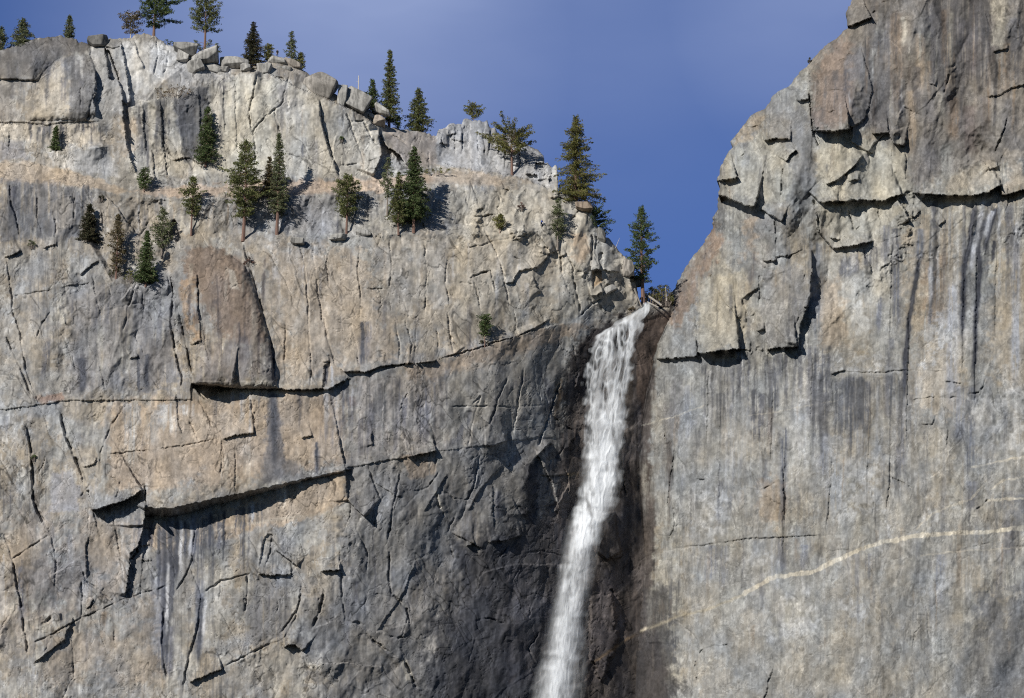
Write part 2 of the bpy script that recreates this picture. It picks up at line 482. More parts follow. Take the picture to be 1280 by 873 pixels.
FL.O = tps([(-190, 935, -9), (-190, 650, -4), (-190, 400, 2), (-190, 240, 9), (-190, 100, 25), (-90, 935, -8), (0, 853, -6), (200, 853, -6), (400, 853, -2), (520, 853, 5), (620, 853, 15), (700, 853, 31), (780, 880, 44), (870, 880, 48),
            (0, 650, -3), (200, 700, -4), (400, 680, 0), (480, 650, 3), (560, 650, 9), (640, 640, 19), (700, 640, 31), (780, 640, 42), (870, 640, 46),
            (0, 520, 0), (200, 520, 0), (400, 520, 1), (520, 530, 5), (620, 520, 13), (690, 500, 25), (740, 500, 37), (790, 500, 40), (870, 500, 44),
            (0, 400, 3), (200, 400, 3), (400, 400, 4), (520, 400, 8), (620, 400, 15), (700, 395, 23), (750, 405, 30), (792, 385, 32), (812, 395, 36), (870, 390, 42),
            (-90, 300, 8), (0, 300, 7), (200, 310, 8), (400, 300, 9), (520, 300, 13), (620, 300, 19), (700, 300, 25), (760, 330, 28), (790, 345, 30),
            (0, 245, 10), (200, 250, 13), (400, 255, 14), (520, 250, 18), (620, 240, 25), (690, 240, 31),
            (0, 190, 19), (200, 190, 18), (400, 190, 20), (560, 210, 31), (650, 200, 40), (690, 210, 38),
            (-90, 100, 24), (0, 100, 24), (100, 100, 21), (200, 100, 24), (300, 130, 21), (400, 130, 25), (480, 165, 31), (60, 45, 33), (180, 45, 30), (300, 85, 29), (370, 85, 31), (560, 160, 42)], X, Y)

# --- natural roughness
def amp_map(F, lst, base):
    A = np.full(F.X.shape, base)
    for pts, v, fe in lst:
        r = F.mask(pts, fe)
        if r is None: continue
        sl, m, _ = r
        A[sl] = A[sl] * (1 - m) + v * m
    return A
AL = amp_map(FL, [([(430, 600), (560, 560), (700, 545), (730, 700), (720, 935), (250, 935), (300, 830), (430, 700)], .36, 25),
                  ([(90, 340), (230, 320), (235, 490), (60, 495)], .45, 20),
                  ([(150, 250), (600, 240), (600, 295), (150, 300)], .6, 8),
                  ([(545, 150), (700, 200), (770, 300), (800, 380), (700, 330), (560, 235)], .6, 8),
                  ([(200, 520), (430, 500), (430, 600), (190, 610)], .12, 15),
                  ([(190, 640), (430, 620), (430, 700), (320, 820), (180, 830)], .14, 15),
                  ([(330, 300), (600, 300), (600, 440), (350, 470)], .2, 20),
                  ([(160, 130), (470, 130), (470, 225), (160, 225)], .14, 10),
                  ([(230, 315), (300, 315), (330, 470), (250, 470)], .18, 10)], .28)
FL.facets(80, .42, .5, 31, AL + .08, 0.8, .5)
FL.facets(38, .60, .5, 32, AL, 0.7, .9)
FL.facets(17, .62, .3, 33, AL, 0.8, .6)
FL.facets(8, .62, .1, 34, AL, 0.7, .8)
FL.O += .8 * (fbm(X / 70, Y / 90, 41, 4) - .5) + .07 * (fbm(X / 7, Y / 16, 42, 3, .5) - .5) + .12 * (FL.NS - .5)
def joints(F, n, box, seed, ang, spread, ln, w=1.1, dp=.7):
    """short natural joints in the rock inside a box"""
    r = random.Random(seed)
    for k in range(int(n * .42)):
        x = r.uniform(box[0], box[2]); y = r.uniform(box[1], box[3]); a = math.radians(r.gauss(ang, spread * .6)); l_ = ln * r.uniform(.4, 1.5)
        q = [(x, y)]
        for i in range(3):
            a2 = a + r.gauss(0, .22); q.append((q[-1][0] + math.cos(a2) * l_ / 3, q[-1][1] + math.sin(a2) * l_ / 3))
        if r.random() < .4: F.step(q, r.uniform(.3, 1.0), r.uniform(6, 14), r.choice((1, -1)), .2)
        F.crack(q, w * r.uniform(.7, 1.1), dp * r.uniform(.3, 1.1), .3)
joints(FL, 34, (0, 100, 470, 220), 1, 88, 18, 40); joints(FL, 30, (0, 230, 230, 500), 2, 80, 30, 45); joints(FL, 26, (300, 230, 780, 400), 3, 85, 22, 40)
joints(FL, 34, (420, 560, 700, 850), 4, 100, 35, 45, 1.3, 1.0); joints(FL, 22, (420, 560, 700, 850), 5, 10, 20, 40, 1.2, .9); joints(FL, 30, (0, 500, 180, 850), 6, 110, 30, 45, 1.2, .9)
joints(FL, 14, (200, 690, 430, 850), 7, 95, 25, 40); joints(FL, 18, (440, 440, 700, 560), 8, 95, 20, 40); joints(FL, 24, (540, 215, 790, 390), 9, 60, 45, 24); joints(FL, 26, (150, 240, 540, 300), 10, 60, 45, 22)
joints(FL, 22, (700, 420, 800, 850), 11, 85, 25, 40)

def ledge(F, line, h, dep, fade=170):
    xs = [p[0] for p in line]
    yl = np.interp(F.XW, xs, [p[1] for p in line]); win = sst(xs[0] - 1, xs[0] + 30, F.XW) * (1 - sst(xs[-1] - 30, xs[-1] + 1, F.XW))
    up = yl - F.YW
    F.O += dep * win * np.clip(up / h, 0, 1) * (1 - sst(h, h + fade, up))
ledge(FL, [(-120, 227), (0, 224), (60, 230), (110, 237), (150, 243), (200, 248), (300, 247), (330, 246), (424, 243), (470, 238), (545, 228), (620, 233), (705, 241)], 15, 4.5)
ledge(FL, [(150, 300), (220, 301), (300, 299), (350, 297), (420, 297), (470, 293), (540, 291), (620, 293), (690, 285)], 9, 2.2, 60)
ledge(FL, [(80, 304), (112, 303), (140, 352), (185, 358), (240, 325)], 12, 2.2, 50)
ledge(FL, [(-60, 190), (57, 190), (110, 184), (160, 181)], 6, 1.6, 40)
ledge(FL, [(560, 442), (591, 434), (614, 427), (645, 419), (668, 409), (700, 402)], 8, 1.2, 40)
# --- upper-left dome, buttress and gullies
FL.bulge([(-90, 75), (0, 62), (40, 48), (77, 40), (113, 52), (114, 68), (76, 71), (56, 86), (48, 100), (0, 98), (-90, 98)], 2.4, 42)
FL.bulge([(113, 67), (76, 71), (57, 88), (47, 118), (36, 150), (108, 149), (116, 122), (121, 100), (119, 84)], 3.0, 40)
FL.step([(0, 97), (20, 99), (48, 100)], 1.0, 20)
FL.step([(-20, 151), (30, 152), (60, 155), (100, 150), (128, 152)], .6, 14)
FL.step([(57, 190), (110, 184), (136, 181)], 1.6, 16, 1)
FL.step([(133, 58), (139, 76), (148, 100), (153, 122), (155, 152), (158, 176), (164, 200), (171, 216)], 1.5, 12, 1, .1, .8)
FL.plate([(131, 60), (137, 63), (148, 95), (149, 99), (137, 99), (134, 84)], -3.2)
FL.step([(150, 50), (155, 76), (160, 101), (162, 124), (157, 134)], 1.3, 14, 1, .1, .4)
FL.step([(167, 48), (172, 66), (181, 86)], .8, 12, 1)
FL.crack([(131, 59), (141, 60), (151, 58)], 1.8, 1.5)
FL.crack([(196, 48), (198, 70), (193, 92), (205, 100)], 1.2, .8)
FL.crack([(212, 62), (208, 85), (203, 92)], 1.2, .8)
FL.step([(228, 82), (206, 98), (191, 115), (180, 127)], 1.6, 14, -1, .1)
FL.step([(155, 135), (180, 128), (195, 122), (215, 120), (240, 109), (275, 96), (300, 90), (330, 87)], 3.0, 40, 1, .08)
FL.step([(120, 147), (117, 125), (121, 105), (117, 80)], 2.0, 10, -1)
FL.crack([(321, 93), (316, 119), (311, 139), (313, 155), (317, 170), (320, 205)], 1.4, 1.2)
FL.crack([(312, 145), (316, 165), (331, 146), (352, 129), (359, 103), (362, 92)], 1.3, 1.0)
FL.step([(398, 122), (403, 155), (413, 188), (425, 222)], 1.2, 14, 1, .12, .4)
FL.crack([(398, 122), (403, 155), (413, 188), (425, 222)], 1.4, 1.3)
FL.crack([(432, 137), (442, 165), (455, 201)], 1.3, 1.1)
FL.crack([(455, 151), (462, 165), (470, 180)], 1.3, 1.0)
FL.crack([(424, 207), (444, 204), (470, 198)], 1.3, .9)
FL.crack([(439, 152), (455, 151)], 1.3, .9)
FL.crack([(343, 135), (346, 150), (352, 170)], 1.3, 1.0)
FL.step([(330, 88), (356, 101), (395, 118), (420, 127), (455, 145), (476, 162)], 2.8, 30, 1, .1)
FL.step([(340, 95), (352, 96), (362, 104), (372, 108)], .8, 8, -1)
FL.step([(473, 160), (478, 190), (467, 221)], 3.0, 22, 1, .1, 1.0)
FL.step([(476, 165), (483, 182), (499, 193), (513, 211)], 2.2, 12, -1, .15, 1.2)
FL.plate([(482, 182), (498, 192), (513, 211), (500, 206), (494, 192)], -2.0)
FL.crack([(480, 163), (520, 186), (545, 200), (575, 216)], 1.3, .8)
FL.crack([(536, 190), (537, 212)], 1.2, .7)
FL.step([(155, 148), (156, 165), (160, 185), (165, 205), (172, 220)], 1.0, 10, -1)
# vertical corners of the front wall
for xx, ya, yb, t in ((178, 128, 195, .6), (200, 122, 190, .7), (222, 120, 196, .9), (248, 108, 190, .5), (277, 97, 165, .5), (292, 95, 190, .4), (190, 185, 225, .8), (205, 180, 222, .7)):
    FL.step([(xx, ya), (xx + 2, (ya + yb) / 2), (xx + 4, yb)], t, 12, 1 if xx % 3 else -1)
FL.step([(213, 200), (235, 196), (250, 203), (262, 203)], 1.0, 10, -1)

# --- pinnacle row on the right end of the ridge
rr = random.Random(5)
for xx, ya, yb, t in ((552, 160, 200, .7), (560, 156, 185, 1.0), (568, 154, 200, .8), (577, 150, 208, 1.6), (586, 152, 206, 1.0), (597, 152, 213, 1.8), (604, 154, 205, .7),
                      (612, 158, 212, 1.0), (622, 168, 215, 1.1), (630, 172, 218, 1.5), (640, 176, 220, 1.2), (648, 176, 222, .9), (657, 180, 220, 1.2),
                      (668, 188, 225, 1.2), (680, 203, 236, 1.6), (688, 206, 240, 2.0)):
    q = [(xx + rr.uniform(-1, 1), ya), (xx + rr.uniform(-1.5, 1.5), (ya + yb) / 2), (xx + rr.uniform(-1, 1), yb)]
    k_ = rr.uniform(.15, .45); q = [(a_ + rr.uniform(-2, 2), b_ + (rr.uniform(0, 12) if b_ == ya else -rr.uniform(0, 22))) for a_, b_ in q]
    FL.step(q, t * .8, rr.uniform(5, 14), rr.choice((1, 1, -1)), k_)
    FL.crack(q, rr.uniform(.9, 1.6), rr.uniform(.5, 1.4), k_)
for a in ([(548, 178), (561, 181)], [(564, 174), (577, 175)], [(560, 168), (570, 166)], [(640, 205), (650, 203)], [(604, 166), (612, 168)]):
    FL.step(a, 1.2, 9, -1, .1)
FL.plate([(669, 203), (680, 203), (680, 210), (674, 214), (669, 211)], -2.4)
FL.step([(655, 216), (664, 217), (672, 218), (672, 225)], 2.2, 10, -1, .1)
FL.step([(545, 200), (575, 210), (620, 214), (660, 224), (690, 237)], 2.0, 10, 1, .1)
FL.crack([(616, 225), (625, 232), (642, 242)], 1.6, 1.2)
FL.crack([(578, 225), (583, 250), (586, 258)], 1.4, 1.0)
FL.crack([(588, 225), (598, 252), (606, 286)], 1.4, 1.0)
FL.crack([(606, 286), (619, 312), (630, 346), (637, 382)], 1.2, .9)

# --- upper wall left of the dome
FL.crack([(12, 227), (15, 257), (19, 267), (24, 293)], 1.5, 1.3)
FL.step([(5, 321), (15, 318), (27, 312)], 1.2, 14)
FL.crack([(46, 233), (47, 270), (52, 290)], 1.3, 1.0)
FL.crack([(93, 244), (93, 272)], 1.3, .9)
FL.step([(60, 254), (77, 245), (92, 244)], .8, 12, 1)
FL.crack([(67, 262), (70, 280), (70, 293)], 1.3, .8)
FL.crack([(126, 262), (129, 285), (137, 303)], 1.3, 1.1)
FL.step([(52, 310), (70, 305), (72, 305)], .8, 8)
FL.step([(99, 344), (111, 334), (124, 324)], 1.0, 12, -1)
FL.step([(77, 357), (113, 352)], .5, 10)
FL.crack([(17, 370), (67, 361)], 1.1, .6)
FL.crack([(8, 324), (12, 350), (17, 391), (26, 419)], 1.5, 1.4)
FL.crack([(64, 388), (54, 402), (46, 420)], 1.3, 1.0)
FL.plate([(213, 282), (218, 272), (226, 299), (222, 303), (212, 296)], -2.4)
FL.step([(155, 342), (135, 355), (119, 370), (95, 386)], 1.8, 18, -1, .1)
FL.step([(214, 322), (190, 335), (170, 352), (150, 375)], 2.0, 18, -1, .1)
FL.crack([(170, 352), (160, 385), (155, 410)], 1.4, 1.1)
FL.crack([(116, 345), (120, 370), (126, 390)], 1.4, 1.0)
# the rounded buttress (dome) with its corner cracks and roof
DOME = [(213, 318), (225, 308), (245, 305), (270, 308), (290, 318), (308, 335), (318, 360), (326, 390), (335, 420), (343, 455), (347, 484), (290, 484), (243, 480), (233, 430), (222, 380), (215, 340)]
FL.bulge(DOME, 5.5, 40)
FL.step([(211, 334), (217, 367), (216, 385), (224, 419), (227, 440), (236, 470), (240, 480)], 1.4, 10, -1, .08, .8)
FL.crack([(211, 334), (217, 367), (214, 386), (214, 407), (219, 438), (227, 472), (226, 487)], 1.8, 2.0)
FL.crack([(224, 395), (229, 410), (235, 438), (242, 477)], 1.8, 2.0)
FL.crack([(306, 307), (313, 338), (326, 380), (332, 402), (341, 438), (343, 480)], 2.0, 2.0)
FL.crack([(246, 340), (248, 380), (257, 425), (262, 460)], 1.2, .6)
FL.plate([(225, 352), (236, 346), (246, 342), (247, 380), (250, 425), (238, 430)], .8, .02, 0)
FL.step([(238, 479), (262, 480), (292, 484)], 3.2, 30, -1, .05, 1.0)
FL.plate([(240, 480), (292, 485), (276, 489), (256, 499), (248, 492)], -2.6)
# long ledge crack across the face
FL.step([(-20, 513), (0, 512), (50, 505), (85, 500), (170, 499), (210, 499), (245, 498)], .45, 14, -1, .05, .1)
FL.step([(290, 484), (330, 485), (360, 486), (393, 486), (411, 485), (429, 475), (441, 471)], 1.5, 18, -1, .1, .4)
FL.step([(423, 459), (430, 463), (455, 464), (470, 459), (496, 454), (520, 453)], 1.3, 16, -1, .1, .3)
FL.step([(500, 454), (532, 453), (563, 444), (591, 436), (614, 428), (645, 420), (668, 410), (690, 398)], 1.1, 14, -1, .06)
FL.step([(440, 474), (500, 456), (563, 446), (614, 430), (668, 413), (700, 404), (720, 400)], 1.1, 20, 1, .25)
FL.step([(563, 446), (575, 437), (582, 433)], .8, 8, -1)
# slender cracks of the middle wall
for q in ([(372, 302), (380, 325), (385, 379), (386, 400)], [(395, 299), (391, 320), (395, 345), (403, 400), (411, 431), (424, 460)], [(413, 310), (408, 328), (412, 361)],
          [(404, 395), (414, 440), (420, 458)], [(357, 400), (356, 440), (357, 475)], [(385, 400), (388, 440), (389, 480)],
          [(440, 410), (447, 438), (449, 455)], [(494, 400), (499, 430), (499, 453)], [(507, 400), (515, 430), (513, 452)], [(521, 395), (519, 430), (518, 450)],
          [(560, 390), (563, 420), (567, 440)], [(545, 410), (548, 425), (546, 445)], [(449, 305), (447, 340), (450, 360), (450, 400)], [(449, 360), (470, 361), (486, 360)],
          [(486, 300), (490, 330), (487, 360)], [(586, 347), (600, 341), (613, 338), (617, 350), (620, 364), (630, 356)], [(573, 353), (590, 354)], [(560, 320), (556, 352), (562, 380)],
          [(530, 300), (534, 340), (531, 390)], [(575, 310), (600, 307), (617, 301), (640, 298), (662, 292)], [(560, 412), (566, 425), (572, 432)]):
    FL.crack(q, 1.2, .8)
FL.step([(413, 298), (422, 297), (432, 293)], 1.6, 9)
FL.step([(366, 303), (374, 305), (380, 300)], 1.0, 8)
FL.step([(402, 452), (412, 451)], .6, 7)
FL.plate([(405, 455), (412, 452), (410, 484), (403, 484)], -1.0)
# stepped roof on the right upper wall
ST = [(632, 353), (642, 351), (648, 338), (658, 336), (673, 333), (681, 324), (688, 315), (695, 313)]
FL.step(ST, .95, 14, -1, .04, .15)
FL.crack([(588, 346), (613, 337)], 1.3, 1.0)
FL.step([(676, 290), (680, 303), (688, 315)], .9, 10, -1)
FL.step([(699, 321), (708, 318)], 1.1, 9)
FL.crack([(708, 318), (715, 330), (720, 360), (725, 384), (725, 395)], 1.6, 1.4)
FL.crack([(700, 310), (702, 340), (712, 365)], 1.4, 1.0)
FL.crack([(741, 291), (740, 310), (738, 333)], 2.0, 1.8)
FL.crack([(746, 292), (744, 315), (748, 330)], 1.6, 1.4)
FL.step([(738, 337), (750, 336)], 1.6, 9, -1, .02)
FL.step([(751, 337), (774, 340)], 1.0, 9)
FL.plate([(739, 338), (751, 338), (752, 350), (741, 360)], -.9)
FL.step([(738, 369), (746, 367), (755, 363)], 1.8, 9, -1, .06)
FL.step([(757, 355), (764, 354)], 1.2, 6)
FL.plate([(748, 320), (752, 314), (755, 316), (749, 328)], -1.0)
FL.plate([(786, 344), (792, 344), (799, 362), (800, 374), (792, 366)], -3.0)
FL.step([(776, 330), (784, 331), (785, 345)], 1.2, 7)
FL.crack([(712, 275), (720, 268), (724, 262)], 1.6, 1.2)
FL.step([(685, 246), (700, 246), (712, 250)], 1.2, 8)
FL.crack([(725, 395), (740, 380), (752, 372)], 1.5, 1.1)
FL.crack([(590, 271), (610, 268), (640, 266)], 1.3, .9)
FL.step([(640, 258), (665, 262), (690, 268)], 1.0, 8, 1)
FL.step([(560, 285), (600, 280), (640, 285), (675, 284)], 1.4, 9, 1, .1)

# --- lower wall
for q, w, dd in (([(8, 421), (23, 452), (39, 493)], 1.7, 1.6), ([(24, 410), (33, 462), (48, 503)], 1.6, 1.5), ([(121, 428), (126, 464), (131, 485)], 1.3, 1.0),
                 ([(75, 513), (85, 550), (98, 580), (113, 622), (117, 634)], 2.6, 2.4), ([(33, 529), (39, 565), (41, 586), (42, 619), (47, 640), (62, 662)], 2.3, 2.2),
                 ([(155, 508), (139, 531), (126, 565), (124, 593)], 1.3, .8), ([(129, 568), (191, 562), (227, 557), (273, 547)], 1.1, .6),
                 ([(294, 545), (294, 614)], 1.2, .8), ([(278, 548), (277, 580), (275, 595)], 1.2, .8), ([(318, 513), (319, 541)], 1.2, .8), ([(313, 490), (315, 512), (318, 530)], 1.1, .7),
                 ([(248, 500), (258, 515), (264, 535)], 1.2, .7), ([(227, 505), (240, 530), (248, 550)], 1.1, .6), ([(145, 625), (150, 600), (137, 595)], 1.3, .8),
                 ([(6, 668), (15, 698), (25, 748), (33, 802), (36, 830)], 1.9, 1.6), ([(15, 698), (40, 682), (60, 668)], 1.4, 1.0),
                 ([(101, 704), (107, 725), (130, 742), (137, 750)], 1.6, 1.3), ([(102, 725), (104, 745), (98, 790)], 1.3, .9),
                 ([(62, 662), (70, 700), (68, 740)], 1.3, .8), ([(140, 640), (146, 670), (152, 700)], 1.2, .7), ([(157, 748), (130, 760), (101, 772), (70, 790), (33, 808)], 1.4, 1.0),
                 ([(157, 748), (190, 737), (208, 733)], 1.3, .7), ([(238, 710), (252, 742), (247, 784), (232, 840), (228, 870)], 1.9, 1.5), ([(220, 737), (232, 720), (240, 700), (244, 660)], 1.4, 1.0),
                 ([(205, 760), (203, 800), (208, 850)], 1.8, 1.2), ([(255, 741), (276, 726), (312, 717)], 1.3, .9), ([(310, 718), (309, 740), (306, 765)], 1.6, 1.2),
                 ([(377, 737), (370, 770), (356, 797), (320, 812), (282, 832)], 1.5, 1.2), ([(52, 781), (64, 771)], 2.2, 1.6), ([(92, 775), (90, 800), (92, 845)], 1.3, .9),
                 ([(485, 736), (497, 748), (509, 760), (512, 780)], 1.8, 1.5), ([(459, 793), (478, 808), (494, 820)], 2.0, 1.7), ([(483, 793), (495, 797), (506, 796)], 1.6, 1.2),
                 ([(503, 820), (512, 838), (520, 860)], 2.2, 1.8), ([(405, 735), (404, 750), (398, 768), (390, 785)], 2.0, 1.5), ([(377, 730), (372, 760), (352, 790)], 1.5, 1.1),
                 ([(426, 712), (428, 745), (432, 775), (455, 780)], 1.6, 1.2), ([(487, 690), (486, 720), (490, 745)], 1.6, 1.2), ([(445, 660), (460, 690), (458, 715)], 1.5, 1.0),
                 ([(340, 668), (338, 690), (331, 712)], 1.4, 1.0), ([(545, 615), (549, 632), (555, 645)], 1.8, 1.3), ([(700, 476), (691, 504), (684, 525), (672, 560)], 1.8, 1.3),
                 ([(463, 590), (470, 610), (476, 625)], 1.5, 1.0), ([(544, 565), (544, 592)], 1.3, .9), ([(500, 590), (490, 640), (484, 680)], 1.5, 1.0), ([(600, 570), (590, 610), (575, 650)], 1.5, 1.0),
                 ([(636, 470), (622, 500), (612, 530)], 1.4, .9), ([(590, 505), (600, 495), (590, 530), (586, 556)], 1.3, .8), ([(560, 508), (600, 507), (650, 508), (690, 505)], 1.1, .6),
                 ([(655, 460), (648, 500), (642, 540)], 1.3, .8), ([(680, 485), (690, 520), (720, 540)], 1.3, .9), ([(673, 790), (660, 810), (675, 840)], 1.4, 1.0), ([(695, 750), (692, 780), (688, 800)], 1.6, 1.2)):
    FL.crack(q, w, dd)
FL.step([(161, 448), (173, 444)], .8, 8)
FL.step([(102, 583), (117, 579), (122, 570)], 1.0, 12)
FL.step([(278, 548), (296, 543), (319, 540)], 1.1, 12, -1, .04, .3)
FL.step([(376, 547), (390, 544)], .9, 8, -1, .03)
# the big roof: a broad slab hanging over a recessed wall, its lip rising to the right
FL.step([(114, 638), (138, 631), (145, 629), (157, 625), (179, 612)], 3.6, 30, -1, .03, .6)
FL.plate([(116, 638), (138, 632), (138, 646), (128, 650), (122, 646)], -1.2)
FL.step([(180, 606), (181, 640), (181, 658)], 2.4, 22, 1, .05, .5)
LIP = [(181, 634), (200, 635), (217, 635), (267, 623), (330, 610), (380, 598), (432, 587)]
r_ = FL.near(LIP, 110)
sl, d_, sg_, sp_, out_ = r_
tt = 6.2 * (1 - .74 * sst(0.05, 1.0, sp_))
fall = np.exp(-(d_ / 60) ** 1.4)
dn = np.clip(1 - d_ / (2 + 9 * (1 - sst(.1, .9, sp_))), 0, 1)          # sloping underside
prof = np.where(sg_ < 0, fall, dn)
prof = np.where(out_, prof * np.exp(-(np.maximum(d_ - 2, 0) / 5) ** 2) * (sg_ < 0), prof)
FL.O[sl] -= tt * 1.05 * prof
FL.O[sl] += np.where((sg_ > 0) & ~out_, 1.6 * (1 - sst(.3, 1, sp_)) * np.exp(-(d_ / 70)), 0)
FL.step([(432, 583), (433, 600), (435, 626)], 1.2, 16, 1, .05)
FL.step([(434, 623), (445, 636), (457, 646)], 2.6, 16, -1, .08, .5)
FL.step([(431, 584), (465, 578), (511, 571)], .55, 16, -1, .06)
FL.step([(509, 571), (528, 567), (545, 563)], 1.7, 14, -1, .03)
FL.step([(545, 563), (600, 557), (609, 556)], .3, 12, -1, .06)
FL.step([(606, 556), (620, 555), (634, 551)], 1.9, 12, -1, .05)
FL.step([(634, 551), (660, 548), (695, 544)], .3, 12, -1, .06)
FL.step([(181, 656), (172, 683), (166, 695), (160, 715), (157, 746)], 1.6, 14, 1, .06, .4)
FL.plate([(163, 690), (172, 684), (172, 690), (165, 700), (161, 706)], -1.6)
FL.step([(174, 683), (188, 680)], .7, 7, -1); FL.step([(175, 700), (190, 699)], .7, 7, -1)
FL.step([(322, 717), (345, 718), (365, 717)], 1.2, 12, -1, .04, .3)
FL.step([(344, 686), (356, 695), (372, 708)], 1.2, 12, -1, .06, .3)
FL.plate([(330, 671), (336, 666), (341, 668), (345, 688), (371, 708), (364, 716), (322, 716), (327, 690)], -.6)
FL.step([(401, 713), (426, 712)], 1.5, 12, -1, .03, .3)
FL.step([(355, 809), (361, 806), (368, 805), (379, 814)], 1.8, 14, -1, .08)
FL.step([(237, 852), (258, 843), (280, 834)], 1.4, 14, -1, .05)
FL.step([(583, 681), (593, 680)], 1.4, 8); FL.step([(610, 677), (632, 674), (653, 669)], 1.3, 14, -1, .08)
FL.step([(689, 551), (675, 566), (662, 580), (659, 610), (659, 648)], 1.3, 16, 1, .06, 1.0)
FL.step([(630, 580), (600, 610), (585, 640)], .6, 18, 1, .1)
FL.step([(560, 590), (545, 615), (530, 640)], .5, 16, 1, .1)
FL.step([(520, 700), (505, 740), (470, 790)], .6, 18, 1, .1)
FL.step([(640, 620), (652, 650), (656, 668)], .5, 14, 1, .1)
FL.step([(345, 800), (420, 775), (470, 790), (520, 775)], .6, 14, 1, .1)
FL.step([(380, 830), (430, 828), (480, 834)], 1.0, 12, 1, .1)
FL.step([(600, 715), (640, 705), (700, 705)], .9, 12, 1, .1)
FL.step([(690, 640), (700, 625), (712, 600)], .6, 12, 1, .1)
FL.step([(30, 776), (64, 766), (78, 765)], 1.2, 14, 1, .1)
FL.step([(0, 740), (40, 735), (70, 715), (110, 690)], 1.2, 20, 1, .1)
FL.step([(40, 830), (80, 800), (92, 770)], 1.2, 18, -1, .1)
FL.crack([(779, 535), (777, 570), (779, 605), (783, 622)], 2.0, 1.5)
FL.step([(763, 699), (778, 696)], 1.5, 10); FL.crack([(760, 730), (765, 738), (772, 746)], 1.8, 1.4)
FL.step([(700, 705), (715, 705)], 1.0, 10, 1)
FL.plate([(738, 653), (752, 642), (768, 640), (776, 690), (760, 700), (745, 690)], 2.2, .02, 0, 2)
FL.plate([(738, 745), (766, 740), (772, 800), (752, 853), (738, 820)], 1.5, .03, 0, 3)
FL.step([(668, 560), (690, 600), (700, 640)], 1.2, 14, -1)

# --- colours of the left cliff
FL.stain([(-90, 70), (0, 62), (77, 40), (113, 52), (114, 66), (95, 68), (75, 70), (55, 86), (48, 98), (-90, 98)], (.135, .125, .115), .85, 5, 'b', .2, .5)
FL.stain([(-90, 100), (15, 98), (20, 150), (-90, 150)], (.16, .145, .13), .7, 6, 'b', .25, .55)
FL.stain([(75, 72), (112, 66), (120, 100), (112, 146), (90, 146), (84, 100)], (.16, .155, .15), .8, 6, 's', .35, .6)
FL.stain([(50, 100), (75, 75), (88, 100), (84, 146), (40, 148)], (.44, .385, .30), .8, 5, '')
FL.stain([(0, 153), (128, 152), (135, 176), (100, 180), (0, 174)], CREAM, .8, 5, 'b', .2, .5)
for xx, h in ((36, 12), (53, 10), (62, 22), (77, 24), (97, 12), (103, 14), (118, 22), (126, 30), (108, 10), (114, 30)):
    FL.streak([(xx, 150), (xx + 1, 152 + h)], DARK, 2.2, .85)
FL.stain([(112, 62), (135, 60), (150, 120), (135, 170), (118, 150)], GREY, .7, 5, '')
FL.stain([(150, 48), (205, 50), (225, 65), (215, 90), (185, 118), (160, 120)], (.46, .445, .41), .8, 5, 'b', .2, .5)
FL.stain([(225, 75), (260, 75), (300, 86), (240, 108), (200, 108)], (.40, .385, .36), .7, 5, '')
FL.stain([(158, 135), (215, 120), (330, 88), (335, 215), (160, 225)], (.45, .42, .355), .75, 8, 'b', .2, .5)
FL.stain([(214, 122), (240, 110), (262, 104), (258, 150), (250, 195), (232, 200), (222, 160)], (.15, .15, .155), .85, 6, 's', .25, .5)
for xx, ya, yb, w in ((178, 130, 195, 4), (200, 122, 190, 5), (277, 96, 150, 4), (228, 120, 190, 5), (186, 180, 215, 3), (288, 100, 140, 3), (300, 95, 130, 3)):
    FL.streak([(xx, ya), (xx + 1, (ya + yb) / 2), (xx + 2, yb)], DARK, w, .8)
FL.stain([(300, 90), (360, 100), (420, 128), (475, 165), (475, 222), (300, 224)], (.47, .44, .375), .8, 6, 'b', .2, .45)
FL.streak([(350, 160), (347, 120), (360, 95)], (.2, .19, .18), 4, .7); FL.streak([(380, 170), (379, 200)], BLUE, 2, .7)
FL.stain([(150, 150), (172, 148), (178, 180), (158, 195)], (.40, .31, .22), .6, 5)
FL.stain([(60, 190), (135, 183), (150, 222), (65, 208)], (.42, .41, .39), .7, 4, '')
FL.stain([(0, 176), (30, 176), (34, 200), (0, 200)], (.22, .21, .21), .6, 4, '')
FL.stain([(-90, 198), (30, 202), (60, 207), (90, 213), (120, 222), (150, 234), (168, 239), (150, 241), (100, 234), (60, 229), (-90, 222)], SAND, .95, 3, '')
FL.stain([(168, 238), (300, 226), (424, 224), (470, 222), (545, 216), (545, 224), (470, 240), (330, 246), (280, 243), (200, 246)], (.43, .335, .25), .9, 4, 'm', .1, .4)
FL.stain([(540, 215), (600, 213), (640, 225), (620, 232), (545, 226)], (.42, .35, .27), .9, 4, '')
FL.stain([(545, 150), (600, 148), (640, 165), (697, 205), (697, 240), (660, 225), (600, 212), (545, 205)], (.36, .355, .345), .85, 3, '')
FL.stain([(478, 162), (545, 168), (545, 205), (510, 212)], (.37, .325, .285), .7, 4, '')
FL.stain([(550, 235), (690, 240), (780, 325), (795, 380), (720, 398), (640, 415), (570, 400), (560, 300)], (.43, .395, .325), .7, 12, 'b', .2, .5)
FL.stain([(0, 224), (60, 230), (110, 236), (100, 295), (40, 300), (0, 300)], (.15, .15, .155), .8, 6, 's', .3, .6)
FL.stain([(62, 255), (92, 245), (93, 275), (70, 292)], (.35, .32, .28), .8, 4, '')
FL.stain([(330, 245), (425, 242), (420, 290), (340, 292)], (.25, .24, .235), .7, 8, 'b', .2, .5)
FL.stain([(540, 295), (700, 300), (690, 400), (560, 430), (480, 440), (460, 300)], (.42, .36, .275), .6, 15, 'b')
FL.stain([(340, 310), (450, 310), (500, 440), (420, 470), (350, 470)], (.41, .335, .25), .65, 15, 'b', .25, .5)
